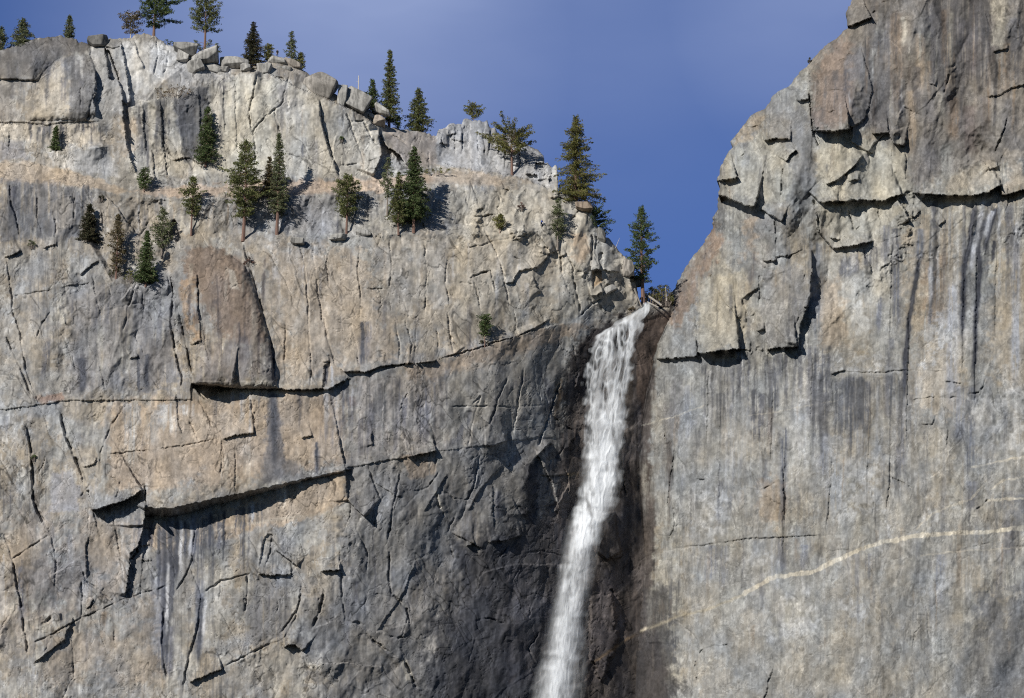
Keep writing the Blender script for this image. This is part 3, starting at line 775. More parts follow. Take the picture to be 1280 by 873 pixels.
FL.stain([(470, 310), (560, 300), (560, 380), (480, 390)], (.42, .40, .365), .6, 12, 'b', .3, .55)
FL.stain([(235, 312), (270, 308), (300, 325), (320, 365), (335, 430), (300, 430), (268, 410), (250, 370), (228, 345)], (.215, .16, .12), .85, 6, 'b', .2, .42)
FL.stain([(225, 352), (236, 346), (245, 342), (247, 380), (249, 422), (239, 425), (229, 390)], (.36, .25, .155), .75, 4, 'm', .3, .55)
FL.stain([(285, 335), (292, 338), (300, 362), (288, 360)], (.42, .38, .32), .8, 2, '')
FL.stain([(250, 430), (338, 425), (345, 475), (250, 476)], (.2, .18, .17), .7, 8, 's', .35, .6)
for xx, ya, yb, w in ((268, 370, 440, 5), (300, 400, 460, 6), (320, 410, 470, 5), (255, 380, 430, 3)):
    FL.streak([(xx, ya), (xx + 3, (ya + yb) / 2), (xx + 1, yb)], (.12, .105, .10), w, .8)
FL.stain([(80, 360), (210, 340), (230, 480), (90, 490)], (.25, .24, .235), .6, 14, 's', .35, .6)
FL.streak([(101, 440), (103, 465), (100, 496)], DARK, 6, .85); FL.streak([(62, 420), (56, 450), (52, 475)], BLUE, 4, .7)
FL.stain([(170, 400), (210, 400), (225, 480), (180, 490)], (.17, .165, .165), .7, 8, 's', .35, .6)
FL.stain([(40, 495), (80, 490), (83, 500), (50, 503)], (.27, .17, .12), .7, 3, '')
FL.stain([(0, 400), (60, 400), (50, 500), (0, 505)], (.38, .335, .27), .5, 10)
FL.stain([(130, 505), (430, 490), (430, 580), (200, 612), (140, 610)], (.385, .305, .225), .75, 10, 'b', .2, .5)
FL.stain([(210, 520), (300, 515), (310, 540), (220, 560)], (.38, .33, .27), .5, 10)
FL.stain([(337, 487), (345, 487), (352, 520), (356, 572), (352, 600), (330, 604), (331, 560), (334, 520)], (.13, .13, .14), .85, 4, 's', .1, .4)
FL.stain([(326, 575), (372, 575), (385, 598), (328, 604)], (.17, .165, .165), .7, 5, 's', .2, .5)
for xx, ya, yb, w, c in ((190, 510, 560, 8, GREY), (165, 505, 590, 6, (.4, .38, .34)), (205, 503, 540, 3, WHITE), (214, 502, 545, 3, WHITE), (230, 505, 520, 4, WHITE), (405, 490, 560, 5, (.2, .19, .2)), (420, 490, 570, 6, (.22, .21, .215)), (396, 560, 595, 3, BLUE), (280, 570, 605, 5, (.42, .38, .32)), (310, 555, 600, 5, (.45, .40, .33))):
    FL.streak([(xx, ya), (xx + 1, (ya + yb) / 2), (xx - 1, yb)], c, w, .7)
FL.stain([(440, 470), (560, 450), (560, 560), (440, 575)], (.30, .275, .25), .7, 15, 's', .3, .55)
for xx, ya, yb, w in ((455, 420, 462, 6), (460, 400, 430, 4), (498, 470, 540, 4), (494, 520, 575, 3), (540, 470, 530, 4), (525, 490, 560, 4), (533, 480, 560, 3), (452, 520, 575, 6), (463, 500, 570, 4)):
    FL.streak([(xx, ya), (xx + 1, (ya + yb) / 2), (xx - 2, yb)], (.16, .155, .165), w, .75)
FL.stain([(500, 456), (563, 446), (614, 430), (668, 413), (720, 402), (735, 408), (690, 430), (600, 460), (520, 472)], (.385, .31, .235), .85, 8, '')
FL.stain([(560, 470), (650, 440), (700, 435), (690, 500), (560, 545)], (.29, .275, .245), .7, 14, 's', .25, .5)
for q in ([(660, 470), (625, 492), (612, 520)], [(590, 510), (575, 545), (556, 560)], [(624, 510), (606, 545)], [(680, 470), (690, 500), (686, 520)]):
    FL.streak(q, (.11, .11, .12), 4, .8)
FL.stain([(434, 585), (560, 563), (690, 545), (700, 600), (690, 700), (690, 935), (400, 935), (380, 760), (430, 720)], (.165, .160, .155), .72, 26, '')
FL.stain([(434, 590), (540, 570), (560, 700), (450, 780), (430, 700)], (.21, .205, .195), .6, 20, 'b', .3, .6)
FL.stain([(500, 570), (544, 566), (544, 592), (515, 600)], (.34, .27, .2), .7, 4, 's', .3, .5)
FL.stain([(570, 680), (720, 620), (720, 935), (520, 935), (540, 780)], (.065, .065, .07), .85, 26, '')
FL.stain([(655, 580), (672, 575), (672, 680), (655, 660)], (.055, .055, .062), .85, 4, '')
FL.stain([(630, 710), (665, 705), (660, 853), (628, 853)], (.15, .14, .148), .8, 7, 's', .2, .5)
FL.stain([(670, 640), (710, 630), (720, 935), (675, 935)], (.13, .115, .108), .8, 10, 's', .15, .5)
FL.streak([(545, 612), (550, 628), (555, 642)], (.42, .38, .31), 2.5, .9, '')
FL.stain([(532, 795), (545, 798), (542, 815), (530, 812)], (.34, .32, .29), .8, 5, 'm', .3, .5)
FL.stain([(500, 825), (508, 822), (518, 850), (508, 850)], (.38, .35, .29), .8, 2, '')
FL.stain([(405, 716), (424, 714), (422, 740), (402, 770)], (.31, .28, .235), .8, 4, '')
FL.stain([(322, 722), (362, 722), (360, 800), (305, 805), (308, 760)], (.20, .195, .19), .7, 8, 's', .3, .55)
FL.stain([(300, 830), (350, 805), (380, 815), (370, 853), (280, 853)], (.30, .275, .235), .7, 8, '')
FL.stain([(182, 655), (220, 660), (330, 620), (432, 590), (434, 625), (400, 645), (190, 690)], (.40, .315, .225), .8, 6, 's', .1, .4)
for xx, ya, yb, w, c in ((205, 640, 853, 4, BLUE), (213, 640, 760, 4, BLUE), (221, 640, 720, 3, DARK), (200, 660, 720, 3, BLUE), (243, 640, 700, 3, (.2, .2, .22)), (250, 720, 830, 5, (.16, .165, .185)), (203, 760, 853, 5, BLUE), (213, 780, 853, 4, (.17, .17, .19)), (228, 640, 700, 4, (.4, .37, .33)), (262, 640, 690, 4, (.2, .195, .2)), (276, 650, 690, 3, (.19, .19, .2)), (190, 640, 680, 3, DARK), (196, 720, 830, 4, (.3, .3, .31)), (315, 625, 650, 3, (.42, .4, .37)), (355, 600, 640, 3, (.5, .44, .36))):
    FL.streak([(xx, ya), (xx - 1, (ya + yb) / 2), (xx - 3, yb)], c, w, .85, 'f', .15, .5)
FL.streak([(184, 690), (260, 664), (330, 650), (430, 640)], (.48, .42, .33), 1.6, .5, '')
FL.stain([(0, 650), (110, 640), (175, 660), (160, 740), (60, 775), (0, 800)], (.375, .31, .245), .5, 15)
FL.stain([(25, 710), (100, 690), (110, 720), (60, 760), (25, 760)], (.19, .18, .175), .65, 10, 'b', .3, .55)
FL.streak([(0, 700), (3, 740), (2, 780)], (.42, .41, .40), 7, .6)
FL.streak([(24, 705), (26, 750), (28, 790)], BLUE, 4, .7); FL.streak([(110, 720), (103, 745), (100, 770)], (.4, .4, .4), 5, .7)
FL.stain([(60, 800), (190, 750), (200, 853), (50, 853)], (.33, .275, .215), .55, 12)
FL.stain([(0, 780), (40, 770), (40, 853), (0, 853)], (.22, .205, .19), .5, 10)
FL.stain([(64, 588), (88, 590), (100, 610), (100, 640), (62, 640)], (.27, .275, .30), .7, 4, 's', .1, .4)
FL.streak([(12, 515), (14, 540), (8, 560)], WHITE, 8, .6); FL.streak([(10, 610), (8, 650)], (.14, .135, .14), 4, .7)
FL.streak([(438, 495), (441, 510)], (.16, .09, .07), 5, .8, '')
FL.stain([(740, 340), (751, 340), (752, 352), (742, 358)], (.46, .34, .215), .9, 2, '')
FL.stain([(715, 290), (735, 295), (735, 325), (718, 330)], (.45, .335, .23), .6, 5)
# wet rock round the fall
FL.stain([(800, 388), (765, 402), (740, 412), (722, 428), (712, 450), (704, 500), (700, 550), (694, 620), (688, 935), (850, 935), (850, 386)], (.095, .078, .068), .93, 9, '')
FL.stain([(790, 388), (760, 404), (738, 416), (722, 436), (716, 480), (712, 500), (735, 500), (745, 420), (775, 402)], WET, .9, 5, '')
FL.streak([(702, 470), (699, 500), (690, 530)], (.2, .125, .05), 3, .7, 'm')
FL.streak([(716, 480), (705, 530), (697, 590), (690, 640)], (.055, .05, .05), 7, .7)
FL.stain([(700, 590), (722, 580), (722, 625), (700, 640)], (.17, .145, .125), .7, 6, 'b', .2, .5)
FL.streak([(709, 593), (724, 590)], (.33, .25, .15), 2.2, .8, '')
FL.stain([(800, 395), (850, 392), (850, 450), (800, 520), (790, 470)], (.135, .10, .08), .85, 6, 's', .1, .4)
FL.stain([(745, 730), (770, 715), (780, 780), (750, 853), (735, 853)], (.16, .135, .125), .75, 8, 's', .2, .5)
FL.streak([(738, 830), (760, 815), (784, 799), (800, 790)], (.36, .25, .15), 1.8, .8, '')
FL.streak([(634, 853), (650, 838), (672, 824)], (.06, .05, .045), 2.0, .7, '')
FL.streak([(777, 540), (792, 533), (810, 527)], (.25, .22, .19), 1.0, .5, 'm')

DK = [(.075, .078, .085), (.10, .10, .115), (.13, .13, .14), (.12, .115, .11)]; MX = [(.10, .10, .115), (.15, .15, .16), (.44, .43, .42), (.30, .235, .17)]; LT = [(.46, .45, .43), (.42, .41, .40)]
drips(FL, (185, 0, 330, 0), 40, DK, 90, 2.0, 1, .85, [(185, 650), (217, 655), (330, 622)])
drips(FL, (240, 0, 440, 0), 26, MX, 50, 2.0, 2, .7, [(240, 490), (430, 480)]); drips(FL, (130, 0, 245, 0), 22, LT + [(.2, .2, .2)], 45, 2.2, 3, .7, [(130, 501), (245, 500)])
drips(FL, (430, 460, 570, 520), 34, DK, 70, 2.0, 4, .7); drips(FL, (160, 110, 330, 160), 30, DK, 60, 2.4, 5, .7); drips(FL, (28, 0, 135, 0), 26, DK, 20, 1.8, 6, .85, [(28, 152), (60, 155), (132, 152)])
drips(FL, (330, 110, 470, 180), 18, MX, 50, 2.4, 7, .5); drips(FL, (0, 70, 120, 100), 30, DK, 45, 2.4, 8, .6); drips(FL, (0, 225, 120, 250), 24, DK, 45, 2.2, 9, .7); drips(FL, (160, 250, 540, 260), 34, MX, 35, 2.2, 10, .6)
drips(FL, (430, 580, 700, 760), 70, DK + [(.24, .235, .23)], 70, 2.2, 11, .65); drips(FL, (620, 660, 720, 760), 50, [(.05, .05, .055), (.16, .15, .155), (.19, .18, .18)], 110, 2.2, 12, .7); drips(FL, (330, 300, 700, 380), 40, MX + LT, 60, 2.2, 13, .45)
drips(FL, (90, 350, 210, 440), 30, DK, 45, 2.4, 14, .65); drips(FL, (235, 320, 335, 420), 26, [(.10, .085, .08), (.30, .26, .21)], 60, 2.6, 15, .7); drips(FL, (0, 510, 180, 800), 40, MX + LT, 50, 2.4, 16, .5); drips(FL, (320, 720, 440, 760), 16, DK, 60, 2.2, 17, .6)
drips(FL, (700, 420, 800, 760), 60, [(.04, .035, .033), (.15, .12, .1), (.17, .15, .14)], 80, 2.4, 18, .7); drips(FL, (500, 445, 720, 470), 24, DK, 50, 2.2, 19, .5)
FL.stain([(280, 100), (345, 100), (350, 210), (275, 212)], (.52, .485, .395), .6, 8, 's', .3, .55)
FL.stain([(160, 60), (200, 52), (215, 75), (185, 112), (165, 112)], (.50, .485, .45), .6, 6, 's', .3, .55)
FL.stain([(216, 124), (262, 106), (257, 150), (248, 198), (230, 200)], (.115, .115, .12), .7, 4, 'f', .3, .55)
FL.stain([(170, 132), (184, 128), (188, 190), (174, 196)], (.12, .12, .122), .75, 4, 'f', .3, .55)
FL.stain([(196, 124), (208, 121), (206, 188), (197, 190)], (.12, .12, .122), .75, 4, 'f', .3, .55)
FL.stain([(85, 75), (112, 68), (119, 100), (110, 145), (92, 145)], (.13, .125, .12), .7, 5, 'f', .33, .58)
FL.stain([(-90, 72), (40, 50), (78, 42), (113, 53), (112, 64), (75, 70), (50, 96), (-90, 97)], (.12, .112, .105), .55, 5, 'f', .3, .6)
FL.stain([(352, 105), (362, 108), (352, 170), (344, 170)], (.2, .19, .18), .7, 3, 'f', .3, .55)
for q, w in (([(206, 655), (207, 740), (203, 860)], 2.2), ([(214, 650), (213, 720), (209, 790), (208, 860)], 2.6), ([(222, 648), (221, 700), (219, 735)], 1.8), ([(199, 655), (200, 700), (196, 760)], 1.6), ([(246, 660), (242, 700), (238, 712)], 1.4), ([(252, 742), (250, 790), (246, 840)], 2.4), ([(232, 650), (231, 700)], 1.4),
             ([(341, 488), (343, 540), (343, 590)], 4), ([(263, 640), (262, 690)], 1.6), ([(281, 636), (279, 690)], 1.4), ([(408, 455), (407, 484)], 2), ([(396, 550), (396, 594)], 1.6), ([(342, 440), (341, 480)], 2), ([(453, 400), (454, 460)], 2.6), ([(101, 445), (104, 470), (101, 497)], 5), ([(184, 440), (183, 490)], 2.5), ([(172, 440), (174, 495)], 2), ([(218, 690), (214, 780)], 1.5)):
    FL.streak(q, (.075, .078, .09), w, .95, 'f', .05, .35)
for q, w in (([(210, 700), (208, 800)], 1.6), ([(227, 650), (225, 720)], 1.6), ([(257, 745), (254, 800)], 1.6), ([(414, 456), (416, 484)], 1.5), ([(316, 625), (315, 655)], 1.4), ([(240, 655), (236, 700)], 1.4)):
    FL.streak(q, (.46, .455, .45), w, .8, 'f', .1, .4)
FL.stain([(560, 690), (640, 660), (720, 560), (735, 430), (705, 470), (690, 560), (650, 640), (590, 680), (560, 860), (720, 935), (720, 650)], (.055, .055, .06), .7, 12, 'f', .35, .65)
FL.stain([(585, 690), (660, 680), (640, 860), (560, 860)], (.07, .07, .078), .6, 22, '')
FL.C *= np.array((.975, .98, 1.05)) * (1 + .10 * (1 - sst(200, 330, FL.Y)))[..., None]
grain(FL)
# build the mesh: rows above the skyline fold back over the top
skyl = np.interp(X[0], [p[0] for p in SKY_L], [p[1] for p in SKY_L])
skyl = skyl + .9 * (vnoise(X[0] / 3, X[0] * 0, 77) - .5) * 2 + 1.0 * (vnoise(X[0] / 8, X[0] * 0, 78) - .5) * 2
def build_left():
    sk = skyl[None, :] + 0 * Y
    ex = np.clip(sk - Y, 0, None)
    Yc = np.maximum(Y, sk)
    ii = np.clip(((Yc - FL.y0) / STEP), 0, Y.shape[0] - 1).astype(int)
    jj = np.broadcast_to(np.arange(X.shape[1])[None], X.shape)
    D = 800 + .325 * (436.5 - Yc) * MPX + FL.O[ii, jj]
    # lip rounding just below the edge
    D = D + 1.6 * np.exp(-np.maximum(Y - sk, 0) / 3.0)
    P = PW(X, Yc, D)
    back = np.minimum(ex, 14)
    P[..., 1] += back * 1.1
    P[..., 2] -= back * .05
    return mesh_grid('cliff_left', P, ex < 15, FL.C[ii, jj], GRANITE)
cl = build_left()
tag(cl, 'pale tan granite cliff with tree ledges and a long roof, beside the waterfall', 'cliff', kind='structure')

# ================================================================== RIGHT CLIFF
EDGE_R = [(1062, -100), (1064, -60), (1066, 0), (1060, 9), (1058, 18), (1058, 32), (1060, 34), (1054, 38), (1045, 48), (1030, 58), (1021, 69), (1012, 77), (1008, 83), (1000, 90), (986, 108),
          (972, 114), (966, 120), (962, 128), (957, 136), (949, 139), (939, 144), (931, 154), (924, 164), (914, 177), (916, 184), (909, 193), (899, 213), (896, 226),
          (900, 232), (897, 243), (896, 262), (891, 271), (890, 286), (881, 303), (870, 316), (857, 334), (851, 344), (846, 355), (842, 363), (832, 371),
          (827, 377), (823, 386), (823, 400), (824, 415), (814, 443), (815, 456), (811, 470), (806, 490), (797, 520), (788, 545), (783, 580), (790, 600), (800, 640), (806, 680), (803, 740), (798, 800), (790, 853), (785, 940)]
FR = Field(770, 1480, -90, 945, STEP, 500); FR.gain = 1.35
X, Y = FR.X, FR.Y
FR.C = base_colour(FR, 0.0, 0.02)
FR.O = tps([(1060, -60, 30), (1060, 20, 26), (1000, 90, 30), (940, 150, 32), (900, 220, 33), (890, 290, 36), (850, 350, 42), (825, 400, 44), (815, 450, 40), (800, 520, 42), (790, 600, 45), (805, 700, 42), (790, 853, 46), (785, 935, 46),
            (1100, 0, 12), (1050, 90, 14), (1000, 160, 16), (950, 220, 18), (930, 290, 21), (890, 360, 26), (860, 410, 28), (850, 470, 25), (840, 560, 28), (850, 650, 28), (850, 760, 28), (850, 900, 28),
            (1180, 0, 6), (1120, 100, 6), (1080, 200, 9), (1010, 300, 11), (960, 400, 13), (940, 500, 14), (930, 620, 14), (930, 760, 14), (930, 900, 13),
            (1280, 0, 4), (1230, 120, 2), (1200, 230, 3), (1100, 300, 6), (1060, 430, 6), (1050, 560, 5), (1040, 700, 4), (1040, 880, 3),
            (1370, 0, 4), (1370, 230, 0), (1280, 300, 2), (1280, 450, 0), (1280, 600, -2), (1280, 750, -3), (1280, 900, -5), (1370, 600, -4), (1370, 900, -6), (1480, 0, 3), (1480, 300, 0), (1480, 600, -3), (1480, 935, -6)], X, Y)
AR = amp_map(FR, [([(890, 100), (1010, 80), (1130, 180), (1130, 320), (1010, 440), (820, 450), (850, 340)], .85, 14),
                  ([(1010, -60), (1370, -60), (1370, 245), (1140, 240), (1010, 160)], .75, 14),
                  ([(800, 460), (1000, 445), (1130, 330), (1370, 260), (1370, 935), (800, 935)], .28, 20)], .45)
FR.facets(80, .5, .4, 61, AR + .05, 0.7, .3)
FR.facets(36, .55, .45, 62, AR, 0.6, .7)
FR.facets(17, .5, .2, 63, AR, 0.7, .5)
FR.facets(8, .4, 0, 64, AR, 0.7, .8)
FR.O += .6 * (fbm(X / 60, Y / 110, 71, 4) - .5) + .08 * (fbm(X / 7, Y / 18, 72, 3, .5) - .5) + .14 * (FR.NS - .5)
joints(FR, 36, (900, 120, 1130, 320), 21, 60, 45, 30); joints(FR, 30, (830, 290, 1010, 440), 22, 85, 25, 40); joints(FR, 30, (1020, 0, 1280, 240), 23, 95, 25, 36)
joints(FR, 26, (830, 440, 1280, 850), 24, 88, 12, 50, 1.0, .5); joints(FR, 12, (830, 440, 1280, 850), 25, 0, 20, 40, 1.0, .5); joints(FR, 20, (780, 460, 850, 850), 26, 85, 25, 40)

# --- relief
FR.step([(1057, 34), (1072, 29), (1088, 22)], 2.6, 30, -1, .03)
FR.crack([(1087, 21), (1096, 10), (1106, 2)], 1.6, 1.3)
BLK = [(1010, 84), (1040, 60), (1075, 60), (1090, 110), (1080, 150), (1062, 161), (1040, 164), (1016, 163), (1011, 121)]
FR.plate(BLK, 1.2, -.01, 0)
FR.step([(1010, 86), (1011, 121), (1016, 163)], 1.2, 20, -1, .05)
FR.step([(1015, 163), (1035, 165), (1062, 161)], 3.6, 30, -1, .03, .6)
FR.plate([(1010, 118), (1013, 125), (1018, 163), (1024, 182), (1020, 183), (1014, 165)], -2.4)
FR.step([(994, 126), (1010, 124)], 2.4, 12, -1, .03, .5)
FR.step([(953, 176), (970, 173), (988, 174)], 2.3, 16, -1, .04, .4)
FR.step([(981, 203), (987, 195), (994, 188)], 1.8, 12, -1, .05, .4)
FR.crack([(978, 203), (977, 225), (975, 245)], 1.8, 1.4)
FR.step([(1057, 154), (1065, 160), (1064, 177), (1074, 184), (1092, 192)], 1.2, 12, -1, .1, .2)
FR.step([(1089, 168), (1098, 167), (1110, 166)], 1.7, 14, -1, .05, .3)
FR.step([(1110, 166), (1115, 180), (1130, 183)], 2.2, 14, -1, .05, .4)
FR.step([(1031, 231), (1050, 223), (1065, 209), (1079, 193)], 1.4, 16, -1, .06)
FR.step([(1059, 227), (1074, 224)], 1.0, 8)
FR.step([(1011, 240), (1024, 253), (1057, 251), (1103, 251), (1128, 242)], 2.6, 20, -1, .03, .5)
FR.step([(1140, 241), (1160, 243), (1178, 243), (1214, 245), (1235, 240), (1253, 230)], 3.2, 26, -1, .04, .6)
FR.step([(1250, 244), (1265, 241), (1300, 234)], 2.2, 22, -1, .04, .4)
FR.step([(1198, 211), (1210, 204), (1224, 200), (1236, 211)], 1.3, 14, 1, .1)
FR.step([(1232, 213), (1248, 208)], 1.2, 10); FR.step([(1240, 66), (1262, 60)], .9, 10)
FR.step([(1160, 105), (1170, 106)], .8, 8); FR.crack([(1178, 118), (1185, 100), (1186, 92)], 1.4, 1.0)
FR.step([(1230, 121), (1250, 118), (1262, 110), (1285, 105)], 1.0, 12, -1, .1)
FR.step([(1030, 113), (1044, 112), (1054, 113)], .6, 8); FR.step([(1033, 140), (1045, 138)], .7, 8)
FR.crack([(1046, 78), (1060, 68), (1070, 62)], 1.4, .8)
FR.step([(1116, 170), (1120, 150), (1126, 135)], 1.0, 10, 1, .1)
# prow on the left edge
FR.step([(893, 227), (906, 225), (920, 222)], 3.6, 16, -1, .02, .5)
FR.step([(893, 243), (905, 246), (917, 250), (930, 256), (944, 259)], 5.5, 28, -1, .03, .8)
FR.crack([(918, 205), (935, 185), (950, 165), (960, 140)], 1.2, .9)
FR.crack([(928, 160), (948, 158), (957, 163)], 1.2, .9)
FR.step([(950, 261), (960, 268), (977, 276)], 1.8, 12, -1, .05, .4)
FR.step([(900, 215), (905, 232), (912, 245)], 1.0, 10, -1)
FR.crack([(1013, 240), (1020, 265), (1024, 290)], 1.5, 1.2)
# hanging block below the band
FR.step([(1017, 258), (1021, 289), (1039, 311), (1070, 307), (1092, 302)], 2.2, 18, -1, .06, .3)
FR.step([(1035, 298), (1050, 300)], 1.2, 7)
FR.crack([(1058, 263), (1063, 275), (1068, 290), (1076, 282)], 1.5, 1.2)
FR.step([(1134, 265), (1142, 272), (1150, 262)], 1.0, 10); FR.step([(1172, 283), (1182, 275)], 1.0, 8)
FR.step([(1120, 250), (1130, 262), (1136, 277)], 1.6, 10, 1, .05, .3)
# middle-left towers
FR.step([(1014, 312), (1012, 371), (1001, 404), (996, 434)], 1.9, 16, 1, .05, .4)
FR.step([(957, 436), (977, 435), (996, 433)], 2.4, 22, -1, .03, .4)
FR.step([(820, 449), (851, 447), (872, 445)], 2.4, 18, -1, .04, .4)
FR.step([(871, 441), (895, 439), (924, 436)], 5.0, 34, -1, .02, .8)
FR.step([(922, 437), (938, 438)], 1.2, 14)
FR.crack([(863, 415), (869, 425), (873, 442)], 1.6, 1.3)
FR.crack([(930, 407), (926, 422), (924, 438)], 1.6, 1.3)
FR.step([(927, 374), (938, 366), (948, 358)], 1.2, 10, -1); FR.crack([(927, 374), (932, 390), (932, 406)], 1.4, 1.1)
FR.step([(953, 327), (961, 326), (969, 326)], 1.5, 9, -1, .03); FR.step([(968, 322), (976, 320), (984, 320)], 1.0, 8)
FR.crack([(968, 275), (970, 300), (968, 322)], 1.4, 1.2); FR.crack([(935, 400), (945, 390), (950, 370), (947, 340)], 1.4, 1.1)
FR.step([(945, 414), (956, 412)], 1.2, 8); FR.step([(1003, 384), (1010, 384)], 1.4, 8)
FR.crack([(1005, 340), (1003, 365), (1005, 385)], 1.3, .9)
FR.crack([(955, 355), (951, 345), (958, 332)], 1.3, .9)
FR.step([(885, 300), (878, 330), (874, 372), (866, 410)], 1.6, 16, -1, .1)
FR.step([(905, 270), (898, 300), (888, 330)], .8, 12, -1, .1)
# big wall
for q, w, dd in (([(808, 691), (837, 687), (876, 682), (926, 675), (975, 672), (1057, 669)], 1.3, .7), ([(1053, 466), (1090, 466), (1132, 464), (1180, 465)], 1.1, .6),
                 ([(1180, 478), (1201, 479)], 1.3, .8), ([(1210, 493), (1222, 491), (1232, 480)], 1.3, .8), ([(978, 580), (981, 640), (980, 668)], 1.5, .9),
                 ([(1113, 550), (1112, 595), (1108, 640)], 1.3, .7), ([(1112, 596), (1128, 604), (1141, 611)], 1.3, .7), ([(930, 610), (950, 614), (968, 604)], 1.3, .6),
                 ([(955, 620), (976, 633)], 1.2, .6), ([(870, 600), (880, 600)], 1.4, 1.0), ([(870, 825), (878, 812), (890, 808), (912, 806)], 1.5, .9), ([(868, 825), (870, 853)], 1.5, .9),
                 ([(1215, 640), (1228, 632), (1235, 625)], 1.4, .8), ([(820, 475), (828, 520), (832, 560)], 1.4, .9), ([(845, 540), (838, 600), (832, 650)], 1.4, .9), ([(1040, 570), (1035, 640), (1030, 668)], 1.2, .6),
                 ([(1270, 683), (1290, 686)], 1.8, 1.2), ([(1135, 500), (1160, 498), (1200, 497)], 1.1, .5), ([(1178, 500), (1185, 540), (1183, 560)], 1.2, .6), ([(1149, 530), (1165, 532), (1170, 520)], 1.2, .6)):
    FR.crack(q, w, dd)
for xx, ya, yb, t in ((1204, 330, 470, .5), (1220, 300, 520, .5), (1135, 380, 560, .45), (1114, 300, 430, .35), (965, 480, 580, .35), (980, 560, 700, .4), (900, 500, 640, .35), (1245, 300, 420, .3), (1085, 540, 640, .25), (885, 460, 560, .4), (1015, 440, 540, .3)):
    FR.step([(xx, ya), (xx - 2, (ya + yb) / 2), (xx - 3, yb)], t, 12, 1, .15)
FR.step([(1218, 252), (1212, 300), (1205, 330)], .9, 8, -1); FR.step([(1245, 256), (1234, 292), (1226, 322)], .9, 8, -1)

# --- colours of the right cliff
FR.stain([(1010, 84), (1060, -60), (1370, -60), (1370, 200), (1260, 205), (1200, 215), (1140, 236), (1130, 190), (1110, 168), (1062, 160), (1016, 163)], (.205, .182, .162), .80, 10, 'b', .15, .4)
FR.stain([(1016, 90), (1060, 40), (1075, 90), (1060, 150), (1018, 160)], (.26, .195, .155), .7, 8, 'b', .2, .5)
FR.stain([(1060, 70), (1110, 40), (1120, 160), (1070, 160)], (.20, .195, .20), .7, 12, 'b', .2, .5)
for xx, ya, yb, w, c in ((1118, 10, 150, 7, (.21, .165, .13)), (1104, 40, 130, 7, (.16, .155, .16)), (1165, 0, 110, 6, (.12, .115, .12)), (1178, 10, 90, 3, (.34, .22, .12)), (1185, 40, 110, 4, (.40, .31, .2)), (1200, 20, 115, 6, (.13, .12, .125)), (1213, -20, 110, 8, (.14, .12, .125)), (1228, -20, 60, 7, (.11, .105, .11)), (1245, -20, 50, 6, (.42, .38, .31)), (1268, 20, 110, 8, (.13, .125, .13)),
                         (1148, 40, 120, 5, (.36, .29, .22)), (1190, 120, 180, 6, (.32, .23, .16)), (1210, 130, 200, 8, (.17, .14, .13)), (1245, 110, 190, 6, (.34, .3, .25)), (1228, 120, 180, 5, (.18, .165, .16)), (1262, 120, 200, 8, (.19, .175, .165)), (1160, 120, 230, 7, (.2, .185, .18)), (1138, 110, 200, 5, (.33, .26, .19)), (1128, 20, 60, 3, (.45, .42, .37)), (1090, 60, 110, 4, (.4, .39, .37)), (1180, 180, 230, 6, (.36, .34, .3)), (1172, 100, 150, 5, (.34, .3, .25)), (1288, 0, 150, 8, (.3, .22, .16)), (1310, 0, 180, 10, (.18, .16, .15))):
    FR.streak([(xx, ya), (xx + 2, (ya + yb) / 2), (xx + 1, yb)], c, w, .8, 'f', .2, .5)
FR.stain([(1195, 215), (1240, 200), (1253, 228), (1180, 240)], (.42, .37, .3), .7, 5)
FR.stain([(1255, 190), (1300, 185), (1300, 230), (1255, 238)], (.42, .36, .29), .7, 6)
FR.stain([(905, 195), (950, 165), (1000, 200), (985, 250), (945, 258), (900, 225)], (.43, .405, .345), .75, 8, 'b', .15, .45)
FR.stain([(1022, 170), (1060, 170), (1130, 190), (1140, 250), (1020, 250)], (.45, .415, .34), .8, 8, 'b', .15, .45)
FR.stain([(1000, 130), (1018, 165), (1020, 235), (990, 235), (990, 140)], (.21, .205, .2), .75, 7, '')
FR.stain([(955, 135), (990, 110), (1000, 175), (960, 175)], (.27, .26, .25), .6, 7)
FR.stain([(920, 165), (945, 142), (955, 145), (940, 176), (918, 180)], (.42, .335, .24), .7, 4)
FR.stain([(1022, 255), (1130, 255), (1100, 300), (1040, 308)], (.43, .395, .325), .8, 6, 'b', .15, .45)
FR.stain([(840, 370), (892, 280), (905, 300), (872, 370), (850, 410), (826, 400), (828, 380)], (.25, .18, .135), .85, 8, '')
FR.stain([(930, 270), (960, 270), (970, 330), (940, 350)], (.30, .28, .265), .6, 8)
FR.stain([(930, 275), (945, 272), (942, 320), (925, 330)], (.43, .32, .215), .5, 6)
FR.stain([(872, 350), (930, 340), (930, 435), (872, 440)], (.42, .375, .295), .7, 8, 'b', .2, .5)
FR.stain([(955, 340), (1005, 330), (1010, 385), (990, 432), (958, 434), (950, 390)], (.27, .255, .24), .7, 8, 'b', .2, .5)
FR.stain([(880, 300), (850, 350), (830, 385), (842, 400), (868, 350), (892, 310)], (.3, .29, .275), .35, 3, 'm')
